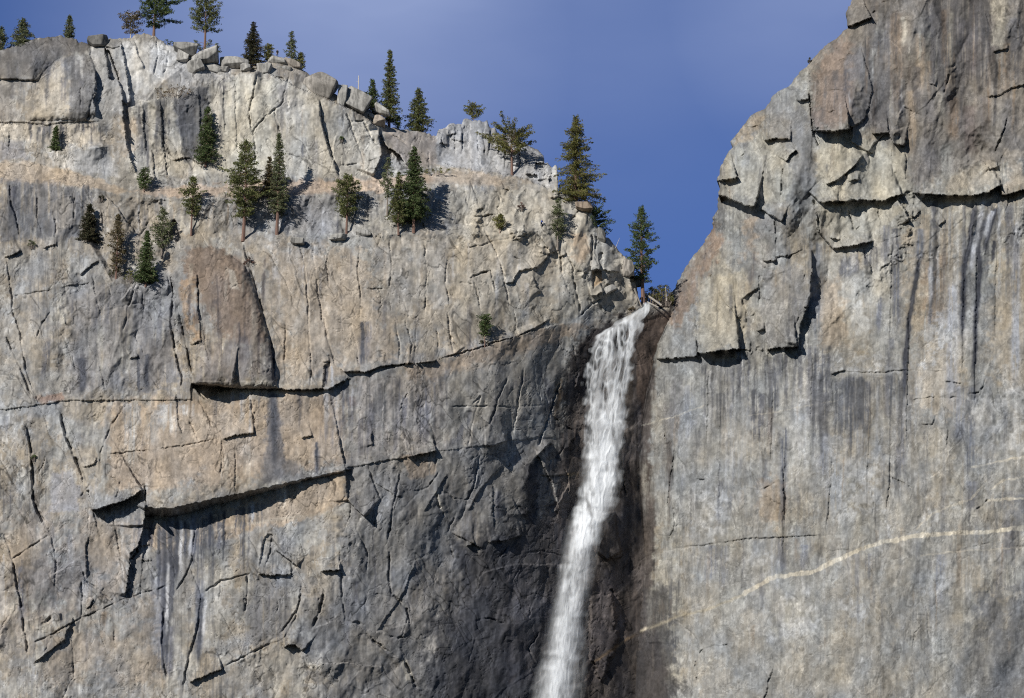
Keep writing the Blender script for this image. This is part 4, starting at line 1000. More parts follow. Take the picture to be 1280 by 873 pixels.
# pale and grey bands of the big wall
FR.stain([(1000, 450), (1370, 330), (1370, 935), (830, 935), (860, 480)], (.335, .325, .305), .55, 30, 'b', .3, .6)
FR.stain([(1130, 290), (1200, 270), (1200, 520), (1140, 520)], (.41, .345, .265), .7, 16, 's', .3, .55)
FR.stain([(1240, 330), (1300, 300), (1300, 500), (1240, 470)], (.40, .335, .25), .7, 16, 's', .25, .55)
FR.stain([(1155, 330), (1178, 320), (1180, 400), (1155, 410)], (.31, .23, .16), .7, 8, 's', .3, .55)
FR.stain([(1040, 300), (1100, 290), (1120, 430), (1030, 435), (1020, 340)], (.42, .40, .36), .65, 12, 's', .3, .55)
FR.stain([(1062, 388), (1075, 378), (1088, 415), (1070, 420)], WHITE, .85, 5, 'm', .25, .5)
FR.stain([(1025, 345), (1050, 350), (1060, 430), (1022, 432)], (.40, .31, .22), .6, 8, 's', .3, .5)
for xx, ya, yb, w, c in ((1020, 300, 435, 6, (.2, .205, .22)), (1030, 440, 540, 9, (.13, .13, .14)), (1014, 430, 540, 7, (.15, .15, .165)), (1062, 470, 535, 7, (.13, .125, .13)), (1078, 475, 540, 6, (.14, .135, .14)), (1086, 480, 560, 4, DARK), (1111, 466, 530, 5, (.17, .165, .175)), (1052, 480, 530, 5, (.15, .15, .155)),
                         (903, 490, 535, 5, (.13, .13, .14)), (942, 485, 562, 4, (.10, .10, .115)), (951, 490, 560, 4, (.12, .12, .135)), (963, 460, 560, 4, (.13, .13, .14)), (970, 440, 530, 4, (.16, .16, .175)), (980, 530, 670, 4, BLUE), (977, 670, 720, 6, (.18, .18, .195)), (912, 500, 660, 5, (.24, .24, .25)), (900, 600, 660, 4, (.2, .2, .21)), (1030, 540, 600, 5, (.2, .2, .215)),
                         (1119, 285, 320, 4, BLUE), (1121, 300, 425, 4, (.15, .155, .18)), (1113, 420, 530, 4, (.19, .19, .2)), (1099, 370, 420, 3, (.2, .2, .22)), (1107, 280, 330, 5, (.21, .21, .23)), (1060, 320, 350, 5, (.17, .175, .195)), (1068, 318, 345, 4, (.19, .19, .21)), (1053, 322, 345, 3, (.2, .2, .22)), (1083, 318, 335, 3, (.2, .2, .22)),
                         (1150, 285, 330, 4, (.19, .2, .23)), (1190, 350, 520, 6, (.40, .40, .42)), (1200, 480, 560, 6, (.26, .265, .29)), (1214, 480, 600, 5, (.15, .155, .175)), (1214, 600, 640, 6, (.24, .24, .26)), (1270, 270, 500, 5, (.40, .40, .415)), (1126, 500, 600, 6, (.24, .24, .26)), (1270, 300, 380, 3, (.2, .2, .22)), (1163, 330, 420, 3, (.24, .24, .26)),
                         (860, 480, 560, 6, (.30, .30, .31)), (885, 460, 540, 5, (.36, .35, .34)), (845, 470, 560, 6, (.25, .24, .235)), (835, 500, 600, 7, (.19, .18, .175)), (890, 680, 730, 6, (.21, .21, .225)), (905, 680, 740, 5, (.23, .23, .24)), (1000, 460, 600, 8, (.38, .36, .33)), (1045, 540, 660, 8, (.36, .36, .36)), (1005, 680, 715, 5, (.22, .22, .235)), (1070, 690, 740, 5, (.23, .23, .24)), (1085, 690, 730, 4, (.23, .23, .24)), (1175, 690, 760, 5, (.25, .25, .265)), (1260, 650, 700, 6, (.22, .21, .21)), (1250, 690, 740, 4, (.25, .24, .24))):
    FR.streak([(xx, ya), (xx - 1, (ya + yb) / 2), (xx - 2, yb)], c, w, .85, 'f', .25, .55)
for a in ([(885, 610), (910, 600), (905, 670), (885, 670)], [(860, 590), (875, 590), (878, 660), (862, 670)], [(1060, 570), (1100, 560), (1105, 640), (1050, 650)], [(1000, 500), (1012, 505), (1010, 530), (998, 525)], [(940, 690), (960, 690), (965, 720), (930, 722)], [(970, 750), (1010, 735), (1020, 790), (960, 800)],
          [(1050, 750), (1090, 750), (1080, 780), (1055, 780)], [(1100, 650), (1112, 645), (1110, 670), (1102, 668)], [(1160, 640), (1180, 640), (1160, 664), (1140, 668)], [(1150, 720), (1190, 720), (1180, 740), (1150, 745)], [(1210, 500), (1300, 480), (1300, 560), (1230, 560)], [(1190, 390), (1215, 380), (1215, 440), (1180, 450)], [(1140, 420), (1180, 390), (1190, 440), (1150, 460)], [(1040, 450), (1120, 440), (1120, 466), (1050, 466)]):
    FR.stain(a, (.47, .46, .445), .7, 7, 'm', .38, .6)
FR.stain([(950, 600), (975, 595), (985, 640), (970, 660), (945, 640)], (.37, .27, .175), .5, 8, 's', .3, .55)
FR.stain([(1060, 510), (1090, 510), (1085, 570), (1060, 570)], (.40, .33, .23), .5, 8, 's', .3, .55)
FR.stain([(1220, 740), (1300, 720), (1300, 800), (1225, 800)], (.19, .185, .185), .65, 14, 'm', .35, .6)
FR.stain([(1200, 790), (1300, 780), (1300, 935), (1180, 935)], (.22, .215, .21), .6, 20, 'b', .25, .5)
FR.stain([(1255, 620), (1300, 620), (1300, 655), (1255, 655)], (.2, .195, .2), .6, 8, 'm', .3, .55)
# wet corner beside the fall
FR.stain([(760, 470), (818, 452), (818, 500), (812, 560), (818, 620), (816, 700), (810, 770), (832, 830), (838, 935), (760, 935)], (.085, .068, .06), .94, 5, '')
FR.stain([(822, 440), (818, 480), (826, 530), (832, 560), (822, 600), (815, 560)], (.30, .265, .22), .5, 6, 's')
FR.stain([(800, 740), (840, 730), (838, 780), (850, 860), (800, 935), (780, 935)], (.055, .052, .055), .8, 10, 's', .2, .5)
FR.streak([(845, 720), (838, 770), (842, 850)], (.1, .1, .105), 6, .8)
# pale dykes
VEIN = (.58, .52, .42)
FR.streak([(780, 797), (808, 786), (852, 769), (891, 760), (935, 740), (968, 721)], (.44, .385, .29), 1.7, .62, '')
for q, w, k in (([(930, 741), (968, 721), (1014, 716), (1044, 701), (1070, 688), (1103, 678), (1149, 670), (1188, 667), (1240, 664), (1300, 658), (1370, 655)], 2.9, 1.0),
                ([(1145, 662), (1165, 641), (1190, 632), (1214, 624), (1225, 610)], 1.4, .6), ([(1232, 626), (1255, 624), (1300, 622)], 1.7, .8), ([(1237, 612), (1254, 601), (1300, 592)], 1.4, .65),
                ([(1215, 584), (1250, 577), (1300, 566)], 1.3, .8), ([(777, 540), (800, 532), (844, 520), (880, 507)], .9, .45), ([(930, 520), (975, 515), (1020, 505), (1050, 500), (1070, 490)], .9, .3), ([(1150, 695), (1210, 688), (1280, 685)], 1.0, .35)):
    r = FR.near(q, w * 3)
    sl, d_, sg_, sp_, out_ = r
    m = (1 - sst(w * .7, w * 1.15, d_ * (.55 + .9 * FR.NM[sl]))) * k * (.68 + .32 * sst(.36, .52, .5 * FR.NF[sl] + .5 * FR.NM[sl]))
    FR.C[sl] = FR.C[sl] * (1 - m[..., None]) + np.array(VEIN) * (.8 + .4 * FR.NF[sl])[..., None] * m[..., None]

drips(FR, (875, 0, 1000, 0), 44, DK, 70, 1.9, 31, .85, [(875, 450), (925, 445), (1000, 438)]); drips(FR, (1010, 0, 1130, 0), 44, DK, 90, 2.2, 32, .85, [(1010, 440), (1050, 470), (1130, 468)])
drips(FR, (1045, 0, 1125, 0), 24, DK + LT, 40, 1.8, 33, .85, [(1045, 315), (1092, 305), (1125, 285)]); drips(FR, (1130, 0, 1270, 0), 36, DK + LT, 120, 2.2, 34, .75, [(1130, 250), (1270, 248)])
drips(FR, (1080, -40, 1300, 110), 90, [(.085, .08, .082), (.12, .11, .11), (.15, .125, .11), (.30, .22, .15), (.40, .37, .31)], 80, 2.8, 35, .75); drips(FR, (1010, 80, 1130, 130), 24, DK + LT, 45, 2.4, 36, .55)
drips(FR, (830, 470, 1280, 700), 120, MX + LT + DK, 70, 2.0, 37, .5); drips(FR, (830, 440, 1280, 560), 60, LT, 90, 2.6, 38, .5); drips(FR, (850, 660, 1280, 800), 60, MX + LT, 60, 2.0, 39, .45)
drips(FR, (840, 290, 1010, 380), 40, MX + DK, 50, 2.2, 40, .5); drips(FR, (780, 480, 840, 760), 50, [(.04, .035, .033), (.15, .13, .115), (.3, .28, .25)], 80, 2.2, 41, .7); drips(FR, (900, 170, 1130, 220), 26, MX + DK, 35, 2.2, 42, .5)
for q, w in (([(1218, 254), (1211, 306), (1204, 332), (1203, 378), (1201, 445)], 3.2), ([(1234, 266), (1221, 306), (1224, 342), (1219, 388), (1218, 437), (1214, 500)], 3.2), ([(1245, 258), (1234, 292), (1227, 322)], 3.2), ([(1242, 299), (1239, 330)], 2.4), ([(1149, 319), (1139, 378), (1131, 437), (1129, 525)], 3.0)):
    FR.streak(q, (.06, .062, .075), w, .97, 'f', .0, .3)
for q, w in (([(1228, 262), (1216, 310), (1213, 345)], 3), ([(1240, 262), (1228, 300)], 2.5)):
    FR.streak(q, (.5, .5, .52), w, .8, 'f', .1, .4)
FR.stain([(1012, 436), (1036, 434), (1034, 545), (1016, 545)], (.10, .10, .108), .8, 3, 'f', .3, .6)
FR.stain([(1050, 470), (1090, 468), (1088, 530), (1052, 540)], (.10, .10, .105), .8, 4, 'f', .33, .6)
FR.stain([(893, 492), (906, 492), (905, 535), (893, 538)], (.11, .11, .115), .8, 2, 'f', .25, .5)
FR.stain([(1225, 745), (1370, 725), (1370, 935), (1215, 935)], (.15, .147, .147), .7, 14, 'b', .3, .6)
FR.stain([(1080, -60), (1110, -60), (1125, 200), (1085, 160)], (.14, .13, .125), .6, 8, 'f', .3, .6)
FR.stain([(1150, -60), (1240, -60), (1235, 110), (1160, 115)], (.09, .085, .085), .75, 8, 'f', .33, .58)
FR.stain([(1240, -60), (1262, -60), (1255, 60), (1240, 55)], (.42, .38, .31), .7, 4, 'f', .25, .5)
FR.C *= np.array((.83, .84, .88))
grain(FR)
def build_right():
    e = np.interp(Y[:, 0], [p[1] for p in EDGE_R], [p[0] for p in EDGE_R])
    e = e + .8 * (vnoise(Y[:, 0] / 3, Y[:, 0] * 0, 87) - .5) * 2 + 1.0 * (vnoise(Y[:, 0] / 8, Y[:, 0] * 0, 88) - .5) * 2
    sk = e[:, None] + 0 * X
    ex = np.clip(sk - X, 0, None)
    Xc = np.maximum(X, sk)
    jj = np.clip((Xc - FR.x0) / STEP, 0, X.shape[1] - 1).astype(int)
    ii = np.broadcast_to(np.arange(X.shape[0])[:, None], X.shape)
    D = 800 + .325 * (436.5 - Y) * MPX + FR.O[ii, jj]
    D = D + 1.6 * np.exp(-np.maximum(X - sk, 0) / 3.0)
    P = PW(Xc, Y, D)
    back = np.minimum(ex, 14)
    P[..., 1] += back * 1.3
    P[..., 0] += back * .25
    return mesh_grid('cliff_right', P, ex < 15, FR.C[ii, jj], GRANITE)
cr = build_right()
tag(cr, 'streaked grey granite wall with a pale slanting vein, beside the waterfall', 'cliff', kind='structure')
#PART2
# ================================================================== WATERFALL
WL = [(377, 807), (384, 803), (392, 790), (400, 775), (410, 760), (420, 748), (440, 738), (470, 732), (500, 731), (540, 729), (580, 726), (620, 722), (640, 716), (660, 710), (700, 701), (740, 694), (780, 688), (820, 678), (853, 669), (935, 648)]
WR = [(377, 817), (384, 815), (392, 811), (400, 805), (410, 801), (420, 798), (440, 794), (470, 789), (500, 786), (540, 780), (580, 777), (610, 775), (640, 768), (655, 757), (680, 749), (700, 744), (740, 737), (780, 732), (820, 729), (853, 727), (935, 720)]
def blur(a, n):
    for ax in (0, 1):
        k = np.ones(n) / n
        p = np.pad(a, [(n // 2, n // 2) if i == ax else (0, 0) for i in (0, 1)], mode='edge')
        a = np.apply_along_axis(lambda v: np.convolve(v, k, 'valid'), ax, p)
    return a
def water_material():
    m, n, b = new_mat('falling_water')
    at = n.nodes.new('ShaderNodeAttribute'); at.attribute_name = 'rock'
    df = n.nodes.new('ShaderNodeBsdfDiffuse'); df.inputs['Color'].default_value = (.91, .94, .99, 1)
    tl = n.nodes.new('ShaderNodeBsdfTranslucent'); tl.inputs['Color'].default_value = (.91, .94, .99, 1)
    ms = n.nodes.new('ShaderNodeMixShader'); ms.inputs['Fac'].default_value = .10
    tr = n.nodes.new('ShaderNodeBsdfTransparent')
    mo = n.nodes.new('ShaderNodeMixShader')
    sp = n.nodes.new('ShaderNodeSeparateColor')
    l = n.links.new
    l(at.outputs['Color'], sp.inputs['Color']); l(sp.outputs['Red'], mo.inputs['Fac'])
    l(df.outputs[0], ms.inputs[1]); l(tl.outputs[0], ms.inputs[2])
    l(tr.outputs[0], mo.inputs[1]); l(ms.outputs[0], mo.inputs[2])
    l(mo.outputs[0], n.nodes['Material Output'].inputs['Surface'])
    return m
WATER = water_material()
wy = np.arange(377, 936, .8)
wu = np.linspace(-.18, 1.18, 130)
U, V = np.meshgrid(wu, wy)
lx = np.interp(V, [p[0] for p in WL], [p[1] for p in WL]); rx = np.interp(V, [p[0] for p in WR], [p[1] for p in WR])
WX = lx + (rx - lx) * U
eR = np.interp(V, [p[1] for p in EDGE_R], [p[0] for p in EDGE_R])
dw = FL.depth(WX, V)
dw = np.where(WX > eR, np.minimum(dw, FR.depth(WX, V)), dw)
dw = blur(dw, 25)
dm = blur(dw.min(axis=1, keepdims=True) * np.ones_like(dw), 31)
dw = dm + .25 * (dw - dm)
fall = bpy.data.objects.new('waterfall', None); COL.objects.link(fall)
fall.location = PW(700, 853, 840)
tag(fall, 'tall white waterfall pouring from the notch between the two cliffs and thinning to mist', 'waterfall')
def line_boost(pts, w):
    p = np.array(pts, float); d = np.full(WX.shape, 1e9)
    for k in range(len(p) - 1):
        ux, uy = p[k + 1] - p[k]; t = np.clip(((WX - p[k][0]) * ux + (V - p[k][1]) * uy) / (ux * ux + uy * uy), 0, 1)
        d = np.minimum(d, np.hypot(WX - p[k][0] - t * ux, V - p[k][1] - t * uy))
    return np.exp(-(d / w) ** 2)
par = []
for k, (off, sd_w) in enumerate(((.5, 301), (1.9, 302), (3.6, 303))):
    wob = (fbm(V / 26 + U * 2, U * 3, sd_w, 3) - .5) * .30 + (vnoise(V / 5, U * 7, sd_w + 5) - .5) * .08
    u = U + wob + (vnoise(V / 6, U * 0 + 3, sd_w + 6) - .5) * 7 / np.maximum(rx - lx, 12)
    flow = WX + 4 * (fbm(WX / 14, V / 40, sd_w + 1, 2) - .5) * 2
    st1 = .6 * fbm(flow / 7.0, V / 48, sd_w + 2, 4, .55) + .4 * fbm(WX / 9, V / 13, sd_w + 12, 4, .6)
    st2 = .5 * fbm(flow / 11.0 + 30, V / 90, sd_w + 3, 3, .6) + .5 * fbm(WX / 20, V / 26, sd_w + 13, 4, .6)
    rid = 1 - np.abs(2 * fbm(flow / 8.0 + V / 60, V / 26, sd_w + 4, 3, .5) - 1) * 3.2
    soft = np.interp(V, [384, 470, 620, 700, 760, 935], [.10, .16, .30, .42, .5, .5])
    edge = sst(-.03, soft, u) * sst(-.03, soft, 1 - u)
    up = np.interp(V, [384, 394, 415, 490, 560, 620], [0, .25, 1, .9, .4, .1])                # braided over ledges near the top
    core = np.interp(V, [384, 470, 520, 640, 700, 780, 935], [.95, .70, .92, .84, .62, .50, .44])
    cen = np.exp(-((u - np.interp(V, [384, 480, 560, 640, 720, 935], [.55, .58, .55, .42, .5, .5])) / .42) ** 2)
    a = core * (.35 + .65 * cen) * (.16 + 1.25 * sst(.38, .60, .5 * st1 + .5 * st2) ** 1.2)
    a = a * (1 - up) + up * (np.clip(rid, 0, 1) * .72 + .01 + .26 * sst(.52, .68, st1)) * (1.0, .7, 0)[k]
    a *= edge
    # gaps where dark rock shows through
    for gx, gy, gw, gh, gs in ((770, 440, 7, 16, .55), (752, 460, 5, 22, .6), (748, 520, 4, 40, .5), (765, 470, 4, 14, .4), (760, 668, 9, 22, .5), (757, 625, 6, 20, .35)):
        a *= 1 - gs * np.exp(-((WX - gx) / gw) ** 2 - ((V - gy) / gh) ** 2) * (.6 + .8 * st1)
    # bright threads
    for pts, w_, s_ in (([(800, 388), (785, 400), (765, 406), (748, 420), (738, 445)], 3.5, .5), ([(800, 392), (790, 420), (786, 450), (780, 490)], 4, .5), ([(770, 410), (756, 440), (748, 480), (742, 520)], 3, .4), ([(766, 641), (750, 643), (738, 655), (728, 690)], 3, .6),
                        ([(730, 560), (722, 640), (712, 700)], 3, .35), ([(708, 712), (703, 745), (699, 790)], 3, .3)):
        a = np.maximum(a, s_ * line_boost(pts, w_) * (.4 + .9 * st1) * (.7 if k else 1) * np.clip(edge * 2, 0, 1))
    if k == 2:      # drifting spray, wider and thinner than the water
        a = np.interp(V, [377, 520, 620, 720, 935], [0, .03, .12, .22, .26]) * sst(-.18, .35, U + wob * .5) * sst(-.18, .35, 1 - U - wob * .5) * (.5 + .9 * sst(.35, .65, fbm(WX / 26, V / 60, 340, 4, .55)))
    a = np.clip(a, 0, .95)
    a *= sst(377, 381, V)
    bulge = 1.4 * np.sin(np.pi * np.clip(U, 0, 1)) * np.interp(V, [384, 420, 700, 935], [.1, .5, 1, 1.3])
    D = dw - off - bulge * (.4 + .4 * k) - .25 * (st1 - .5) - .15 * (rid.clip(0, 1))
    P = PW(WX, V, D)
    o = mesh_grid('water_sheet', P, a > .012, np.stack([a, a, a], -1), WATER)
    o.parent = fall
    o.matrix_parent_inverse = Matrix.Translation(-Vector(fall.location))

# ================================================================== TREES AND SHRUBS
def leaf_material(name, col, var=.25):
    m, n, b = new_mat(name)
    at = n.nodes.new('ShaderNodeAttribute'); at.attribute_name = 'rock'
    mx = n.nodes.new('ShaderNodeMixRGB'); mx.blend_type = 'MULTIPLY'; mx.inputs['Fac'].default_value = 1; mx.inputs['Color1'].default_value = (*col, 1)
    n.links.new(at.outputs['Color'], mx.inputs['Color2']); n.links.new(mx.outputs['Color'], b.inputs['Base Color'])
    tl = n.nodes.new('ShaderNodeBsdfTranslucent'); n.links.new(mx.outputs['Color'], tl.inputs['Color'])
    ms = n.nodes.new('ShaderNodeMixShader'); ms.inputs['Fac'].default_value = .25
    n.links.new(b.outputs[0], ms.inputs[1]); n.links.new(tl.outputs[0], ms.inputs[2]); n.links.new(ms.outputs[0], n.nodes['Material Output'].inputs['Surface'])
    b.inputs['Roughness'].default_value = .75; b.inputs['Specular IOR Level'].default_value = .2
    return m
LEAF = {'fir': leaf_material('fir_needles', (0.094, 0.131, 0.054)), 'pine': leaf_material('pine_needles', (0.138, 0.156, 0.062)), 'olive': leaf_material('olive_needles', (0.168, 0.169, 0.060)),
        'brown': leaf_material('dry_needles', (.13, .108, .06)), 'grey': leaf_material('grey_green_needles', (0.144, 0.165, 0.090)), 'dark': leaf_material('dark_needles', (.062, .062, .036)),
        'red': leaf_material('reddish_twigs', (.13, .075, .06)), 'bright': leaf_material('bright_needles', (.15, .155, .045)), 'brush': leaf_material('dry_brush', (.115, .085, .045))}
def plain(name, col, rough=.85, scale=3.0, amt=.35):
    m, n, b = new_mat(name)
    tc = n.nodes.new('ShaderNodeTexCoord'); ns = n.nodes.new('ShaderNodeTexNoise'); ns.inputs['Scale'].default_value = scale; ns.inputs['Detail'].default_value = 5
    mr = n.nodes.new('ShaderNodeMapRange'); mr.inputs['To Min'].default_value = 1 - amt; mr.inputs['To Max'].default_value = 1 + amt
    mx = n.nodes.new('ShaderNodeMixRGB'); mx.blend_type = 'MULTIPLY'; mx.inputs['Fac'].default_value = 1; mx.inputs['Color1'].default_value = (*col, 1)
    n.links.new(tc.outputs['Object'], ns.inputs['Vector']); n.links.new(ns.outputs['Fac'], mr.inputs['Value']); n.links.new(mr.outputs['Result'], mx.inputs['Color2'])
    n.links.new(mx.outputs['Color'], b.inputs['Base Color']); b.inputs['Roughness'].default_value = rough
    return m
BARK = plain('bark', (.16, .095, .075)); BARKG = plain('grey_bark', (.20, .17, .15)); DEAD = plain('weathered_wood', (.52, .47, .42)); LOGW = plain('bleached_log', (.34, .31, .28))

def raw_mesh(name, co, faces, mat, parent=None, loc=None, tint=None):
    me = bpy.data.meshes.new(name)
    me.from_pydata([tuple(c) for c in co], [], faces)
    if tint is not None:
        at = me.color_attributes.new('rock', 'FLOAT_COLOR', 'POINT')
        c4 = np.ones((len(co), 4), np.float32); c4[:, :3] = tint
        at.data.foreach_set('color', c4.ravel())
    me.materials.append(mat)
    o = bpy.data.objects.new(name, me); COL.objects.link(o)
    if parent: o.parent = parent
    if loc is not None: o.location = loc
    return o

def tube(co, fa, path, radii, n=7):
    path = [Vector(p) for p in path]
    b0 = len(co)
    for i, p in enumerate(path):
        d = (path[min(i + 1, len(path) - 1)] - path[max(i - 1, 0)]).normalized()
        s = d.orthogonal().normalized() if abs(d.z) < .9 else Vector((1, 0, 0)).cross(d).normalized()
        t = d.cross(s)
        for k in range(n):
            a = 2 * math.pi * k / n
            co.append(p + (s * math.cos(a) + t * math.sin(a)) * radii[i])
    for i in range(len(path) - 1):
        for k in range(n):
            fa.append((b0 + i * n + k, b0 + i * n + (k + 1) % n, b0 + (i + 1) * n + (k + 1) % n, b0 + (i + 1) * n + k))
    fa.append(tuple(b0 + k for k in range(n))[::-1]); fa.append(tuple(b0 + (len(path) - 1) * n + k for k in range(n)))

class Leaves:
    def __init__(s, seed):
        s.r = np.random.RandomState(seed); s.c = []; s.d = []; s.z = []; s.t = []
    def clump(s, p, rad, n, size, direction=None, flat=.7):
        q = s.r.normal(0, 1, (n, 3)); q *= (s.r.uniform(0, 1, (n, 1)) ** .5) / (np.linalg.norm(q, axis=1, keepdims=True) + 1e-6)
        q[:, 2] *= flat
        s.c.append(np.array(p) + q * rad)
        d = s.r.normal(0, 1, (n, 3)) * .9
        if direction is not None: d += np.array(direction) * 1.0
        s.d.append(d / (np.linalg.norm(d, axis=1, keepdims=True) + 1e-6))
        s.z.append(size * s.r.uniform(.6, 1.3, n)); s.t.append(np.full(n, s.r.uniform(.62, 1.42)) * s.r.uniform(.8, 1.2, n))
    def mesh(s, name, mat, parent):
        c = np.concatenate(s.c); d = np.concatenate(s.d); z = np.concatenate(s.z)[:, None]; t = np.concatenate(s.t)
        w = np.cross(d, s.r.normal(0, 1, d.shape)); w /= np.linalg.norm(w, axis=1, keepdims=True) + 1e-6
        n = len(c)
        v = np.stack([c - d * z * .5, c + w * z * .22, c + d * z * .5, c - w * z * .22], 1).reshape(-1, 3)
        f = np.arange(n * 4).reshape(n, 4).tolist()
        tn = np.repeat(t, 4)[:, None] * np.ones((1, 3)); tn[:, 0] *= .9 + .25 * np.repeat(s.r.uniform(0, 1, n), 4)
        return raw_mesh(name, v, f, mat, parent, None, tn)

def conifer(name, base, H, W, mat, seed, kind='fir', crown=.1, gap=.15, shag=.12, lean=0.0, bark=None, dens=1.0, rad=None, top=1.0, side=0.0):
    """tapered trunk with whorled limbs, needles in clumps along the limbs"""
    r = random.Random(seed)
    root = bpy.data.objects.new(name, None); COL.objects.link(root); root.location = base
    co, fa = [], []
    tr = rad or max(.12, H * .016)
    bend = r.uniform(-.012, .012) * H
    def axis(z):
        t = z / H
        return Vector((lean * z + bend * math.sin(t * 3.1), .3 * bend * t, z))
    zs = [-1.2, 0, H * .15, H * .35, H * .6, H * .82, H * .99]
    tube(co, fa, [axis(z) for z in zs], [tr * 1.25, tr * 1.1, tr * .95, tr * .78, tr * .5, tr * .25, .03])
    lv = Leaves(seed)
    W *= 1.3; z = crown * H
    while z < H * .985:
        t = (z - crown * H) / (H * (1 - crown))
        if kind == 'fir':
            R = W / 2 * ((1 - t) ** .75 * 1.0 + .03) * (.55 + .45 * min(1, t / .12) if crown > .05 else 1)
        elif kind == 'pine':
            R = W / 2 * (min(1, (1 - t) * 1.9) ** .8) * (.45 + .55 * min(1, t / .25)) * (.78 + .22 * math.sin(z * 1.7 + seed))
        else:   # broad, round headed
            R = W / 2 * math.sqrt(max(.02, 1 - (2 * t - .85) ** 2 * .75))
        R *= 1 + shag * math.sin(z * 1.5 + seed) + .6 * shag * math.sin(z * 3.7 + seed * 2)
        nb = 7 if kind == 'fir' else 6
        a0 = r.uniform(0, 6.28)
        for b in range(nb):
            if r.random() < gap + (.12 if kind == 'round' else .04): continue
            a = a0 + 6.283 * b / nb + r.uniform(-.4, .4)
            ln = R * (r.uniform(.66, 1.12) if kind == 'fir' else r.uniform(.45, 1.15)) * (1 + side * math.cos(a))
            if kind != 'fir' and r.random() < .12: ln *= 1.25
            if ln < .12: ln = .12
            sl = {'fir': -.22 + .5 * t, 'pine': .05 + .45 * t, 'round': .35}[kind] + r.uniform(-.15, .15)
            p0 = axis(min(H * .98, z + r.uniform(-.3, .3)))
            dv = Vector((math.cos(a), math.sin(a), sl))
            tip = p0 + dv * ln + Vector((0, 0, -.06 * ln * ln / max(1, W / 2) if kind == 'fir' else .04 * ln))
            if ln > .7: tube(co, fa, [p0, p0.lerp(tip, .55) + Vector((0, 0, .03 * ln)), tip], [max(.025, tr * .2 * (1 - t * .5)), .03, .012], 4)
            s0 = .15 if kind == 'fir' else .35
            m = max(2, int(ln / (.34 if kind == 'fir' else .40)))
            for k in range(m):
                q = s0 + (1 - s0) * (k + r.random()) / m
                p = p0.lerp(tip, q) + Vector((r.gauss(0, .18), r.gauss(0, .18), r.gauss(0, .16)))
                rd = (.36 + .16 * ln * (1 - q)) if kind == 'fir' else (.48 + .3 * r.random())
                lv.clump(p, rd, max(3, int((9 if kind == 'fir' else 12) * dens * r.uniform(.6, 1.3))), .40 if kind == 'fir' else .44, (dv.x, dv.y, dv.z + (.35 if kind != 'fir' else -.1)), .65)
        z += (.36 if kind == 'fir' else .50) * (1 if H > 9 else .75) * r.uniform(.7, 1.3)
    lv.clump(axis(H * .99), .22 * top, 10, .36, (0, 0, 1.5), 1.5)
    raw_mesh('trunk', co, fa, bark or BARK, root)
    lv.mesh('crown', LEAF[mat], root)
    return root

def sky_point(px, back=2.0, sink=.35):
    y = float(np.interp(px, FL.X[0], skyl))
    p = PW(px, y, FL.depth(px, y + 1) + 1.6)
    p[1] += back; p[2] -= sink
    return p, y
K = 1 / math.cos(PITCH) * MPX
RG = 'conifers along the skyline'; LG = 'conifers on the cliff ledges'
# skyline trees: x, top y, width px, kind, needles, seed, extra, label
for x, ty, w, kind, mat, seed, ex, lab in (
    (-1, 31, 16, 'pine', 'grey', 1, dict(crown=.1), 'grey green conifer cut off by the left edge of the photo'),
    (26, 21, 32, 'fir', 'grey', 2, dict(crown=.02, gap=.2), 'broad grey green conifer above the dark rounded dome, near the left edge'),
    (85, 17, 15, 'fir', 'grey', 3, dict(crown=.02, gap=.2), 'small narrow fir alone on top of the smooth dark dome'),
    (162, 13, 26, 'round', 'brown', 4, dict(crown=.22, gap=.42, bark=DEAD), 'sparse brownish tree with a pale dead stem, left of the tall cropped pine'),
    (191, -16, 50, 'pine', 'fir', 5, dict(crown=.26, gap=.16, rad=.42, side=.25, dens=1.4), 'tall pine with a bare red trunk, its crown cut off by the top edge'),
    (254, -4, 36, 'round', 'pine', 6, dict(crown=.50, gap=.2, rad=.42), 'pine with a bare mid trunk and a flat tufted crown behind the boulders'),
    (315, 24, 30, 'fir', 'dark', 7, dict(crown=.0, gap=.12, dens=1.2), 'dense dark brownish fir standing on the rounded ridge boulders'),
    (335, 54, 12, 'round', 'olive', 8, dict(crown=.08), 'little yellowish green tree between the dark fir and the black figure'),
    (363, 36, 21, 'fir', 'grey', 9, dict(crown=.02, gap=.34), 'thin airy grey conifer just right of the standing black figure'),
    (375, 66, 9, 'round', 'olive', 10, dict(crown=.05), 'tiny olive bush tree at the foot of the airy grey conifer'),
    (465, 97, 26, 'fir', 'fir', 11, dict(crown=.04, gap=.12), 'shorter of the two close firs beside the white dead snag'),
    (486, 56, 26, 'fir', 'pine', 12, dict(crown=.12, gap=.18), 'tall slender pine rising highest from the middle of the ridge'),
    (497, 143, 9, 'round', 'fir', 13, dict(crown=.25, gap=.3), 'tiny sapling at the right foot of the tall slender ridge pine'),
    (523, 107, 34, 'fir', 'pine', 14, dict(crown=.10, gap=.12), 'medium cone shaped fir with visible trunk, left of the grey pinnacles'),
    (592, 130, 20, 'round', 'olive', 15, dict(crown=.35, gap=.25), 'small flat topped pine perched on top of the grey pinnacles'),
):
    p, y = sky_point(x)
    ttree = conifer('conifer_tree', p, (y - ty + 4.5) * K * 1.045, w * MPX, mat, seed, kind, **ex)
    tag(ttree, lab, 'tree', RG)
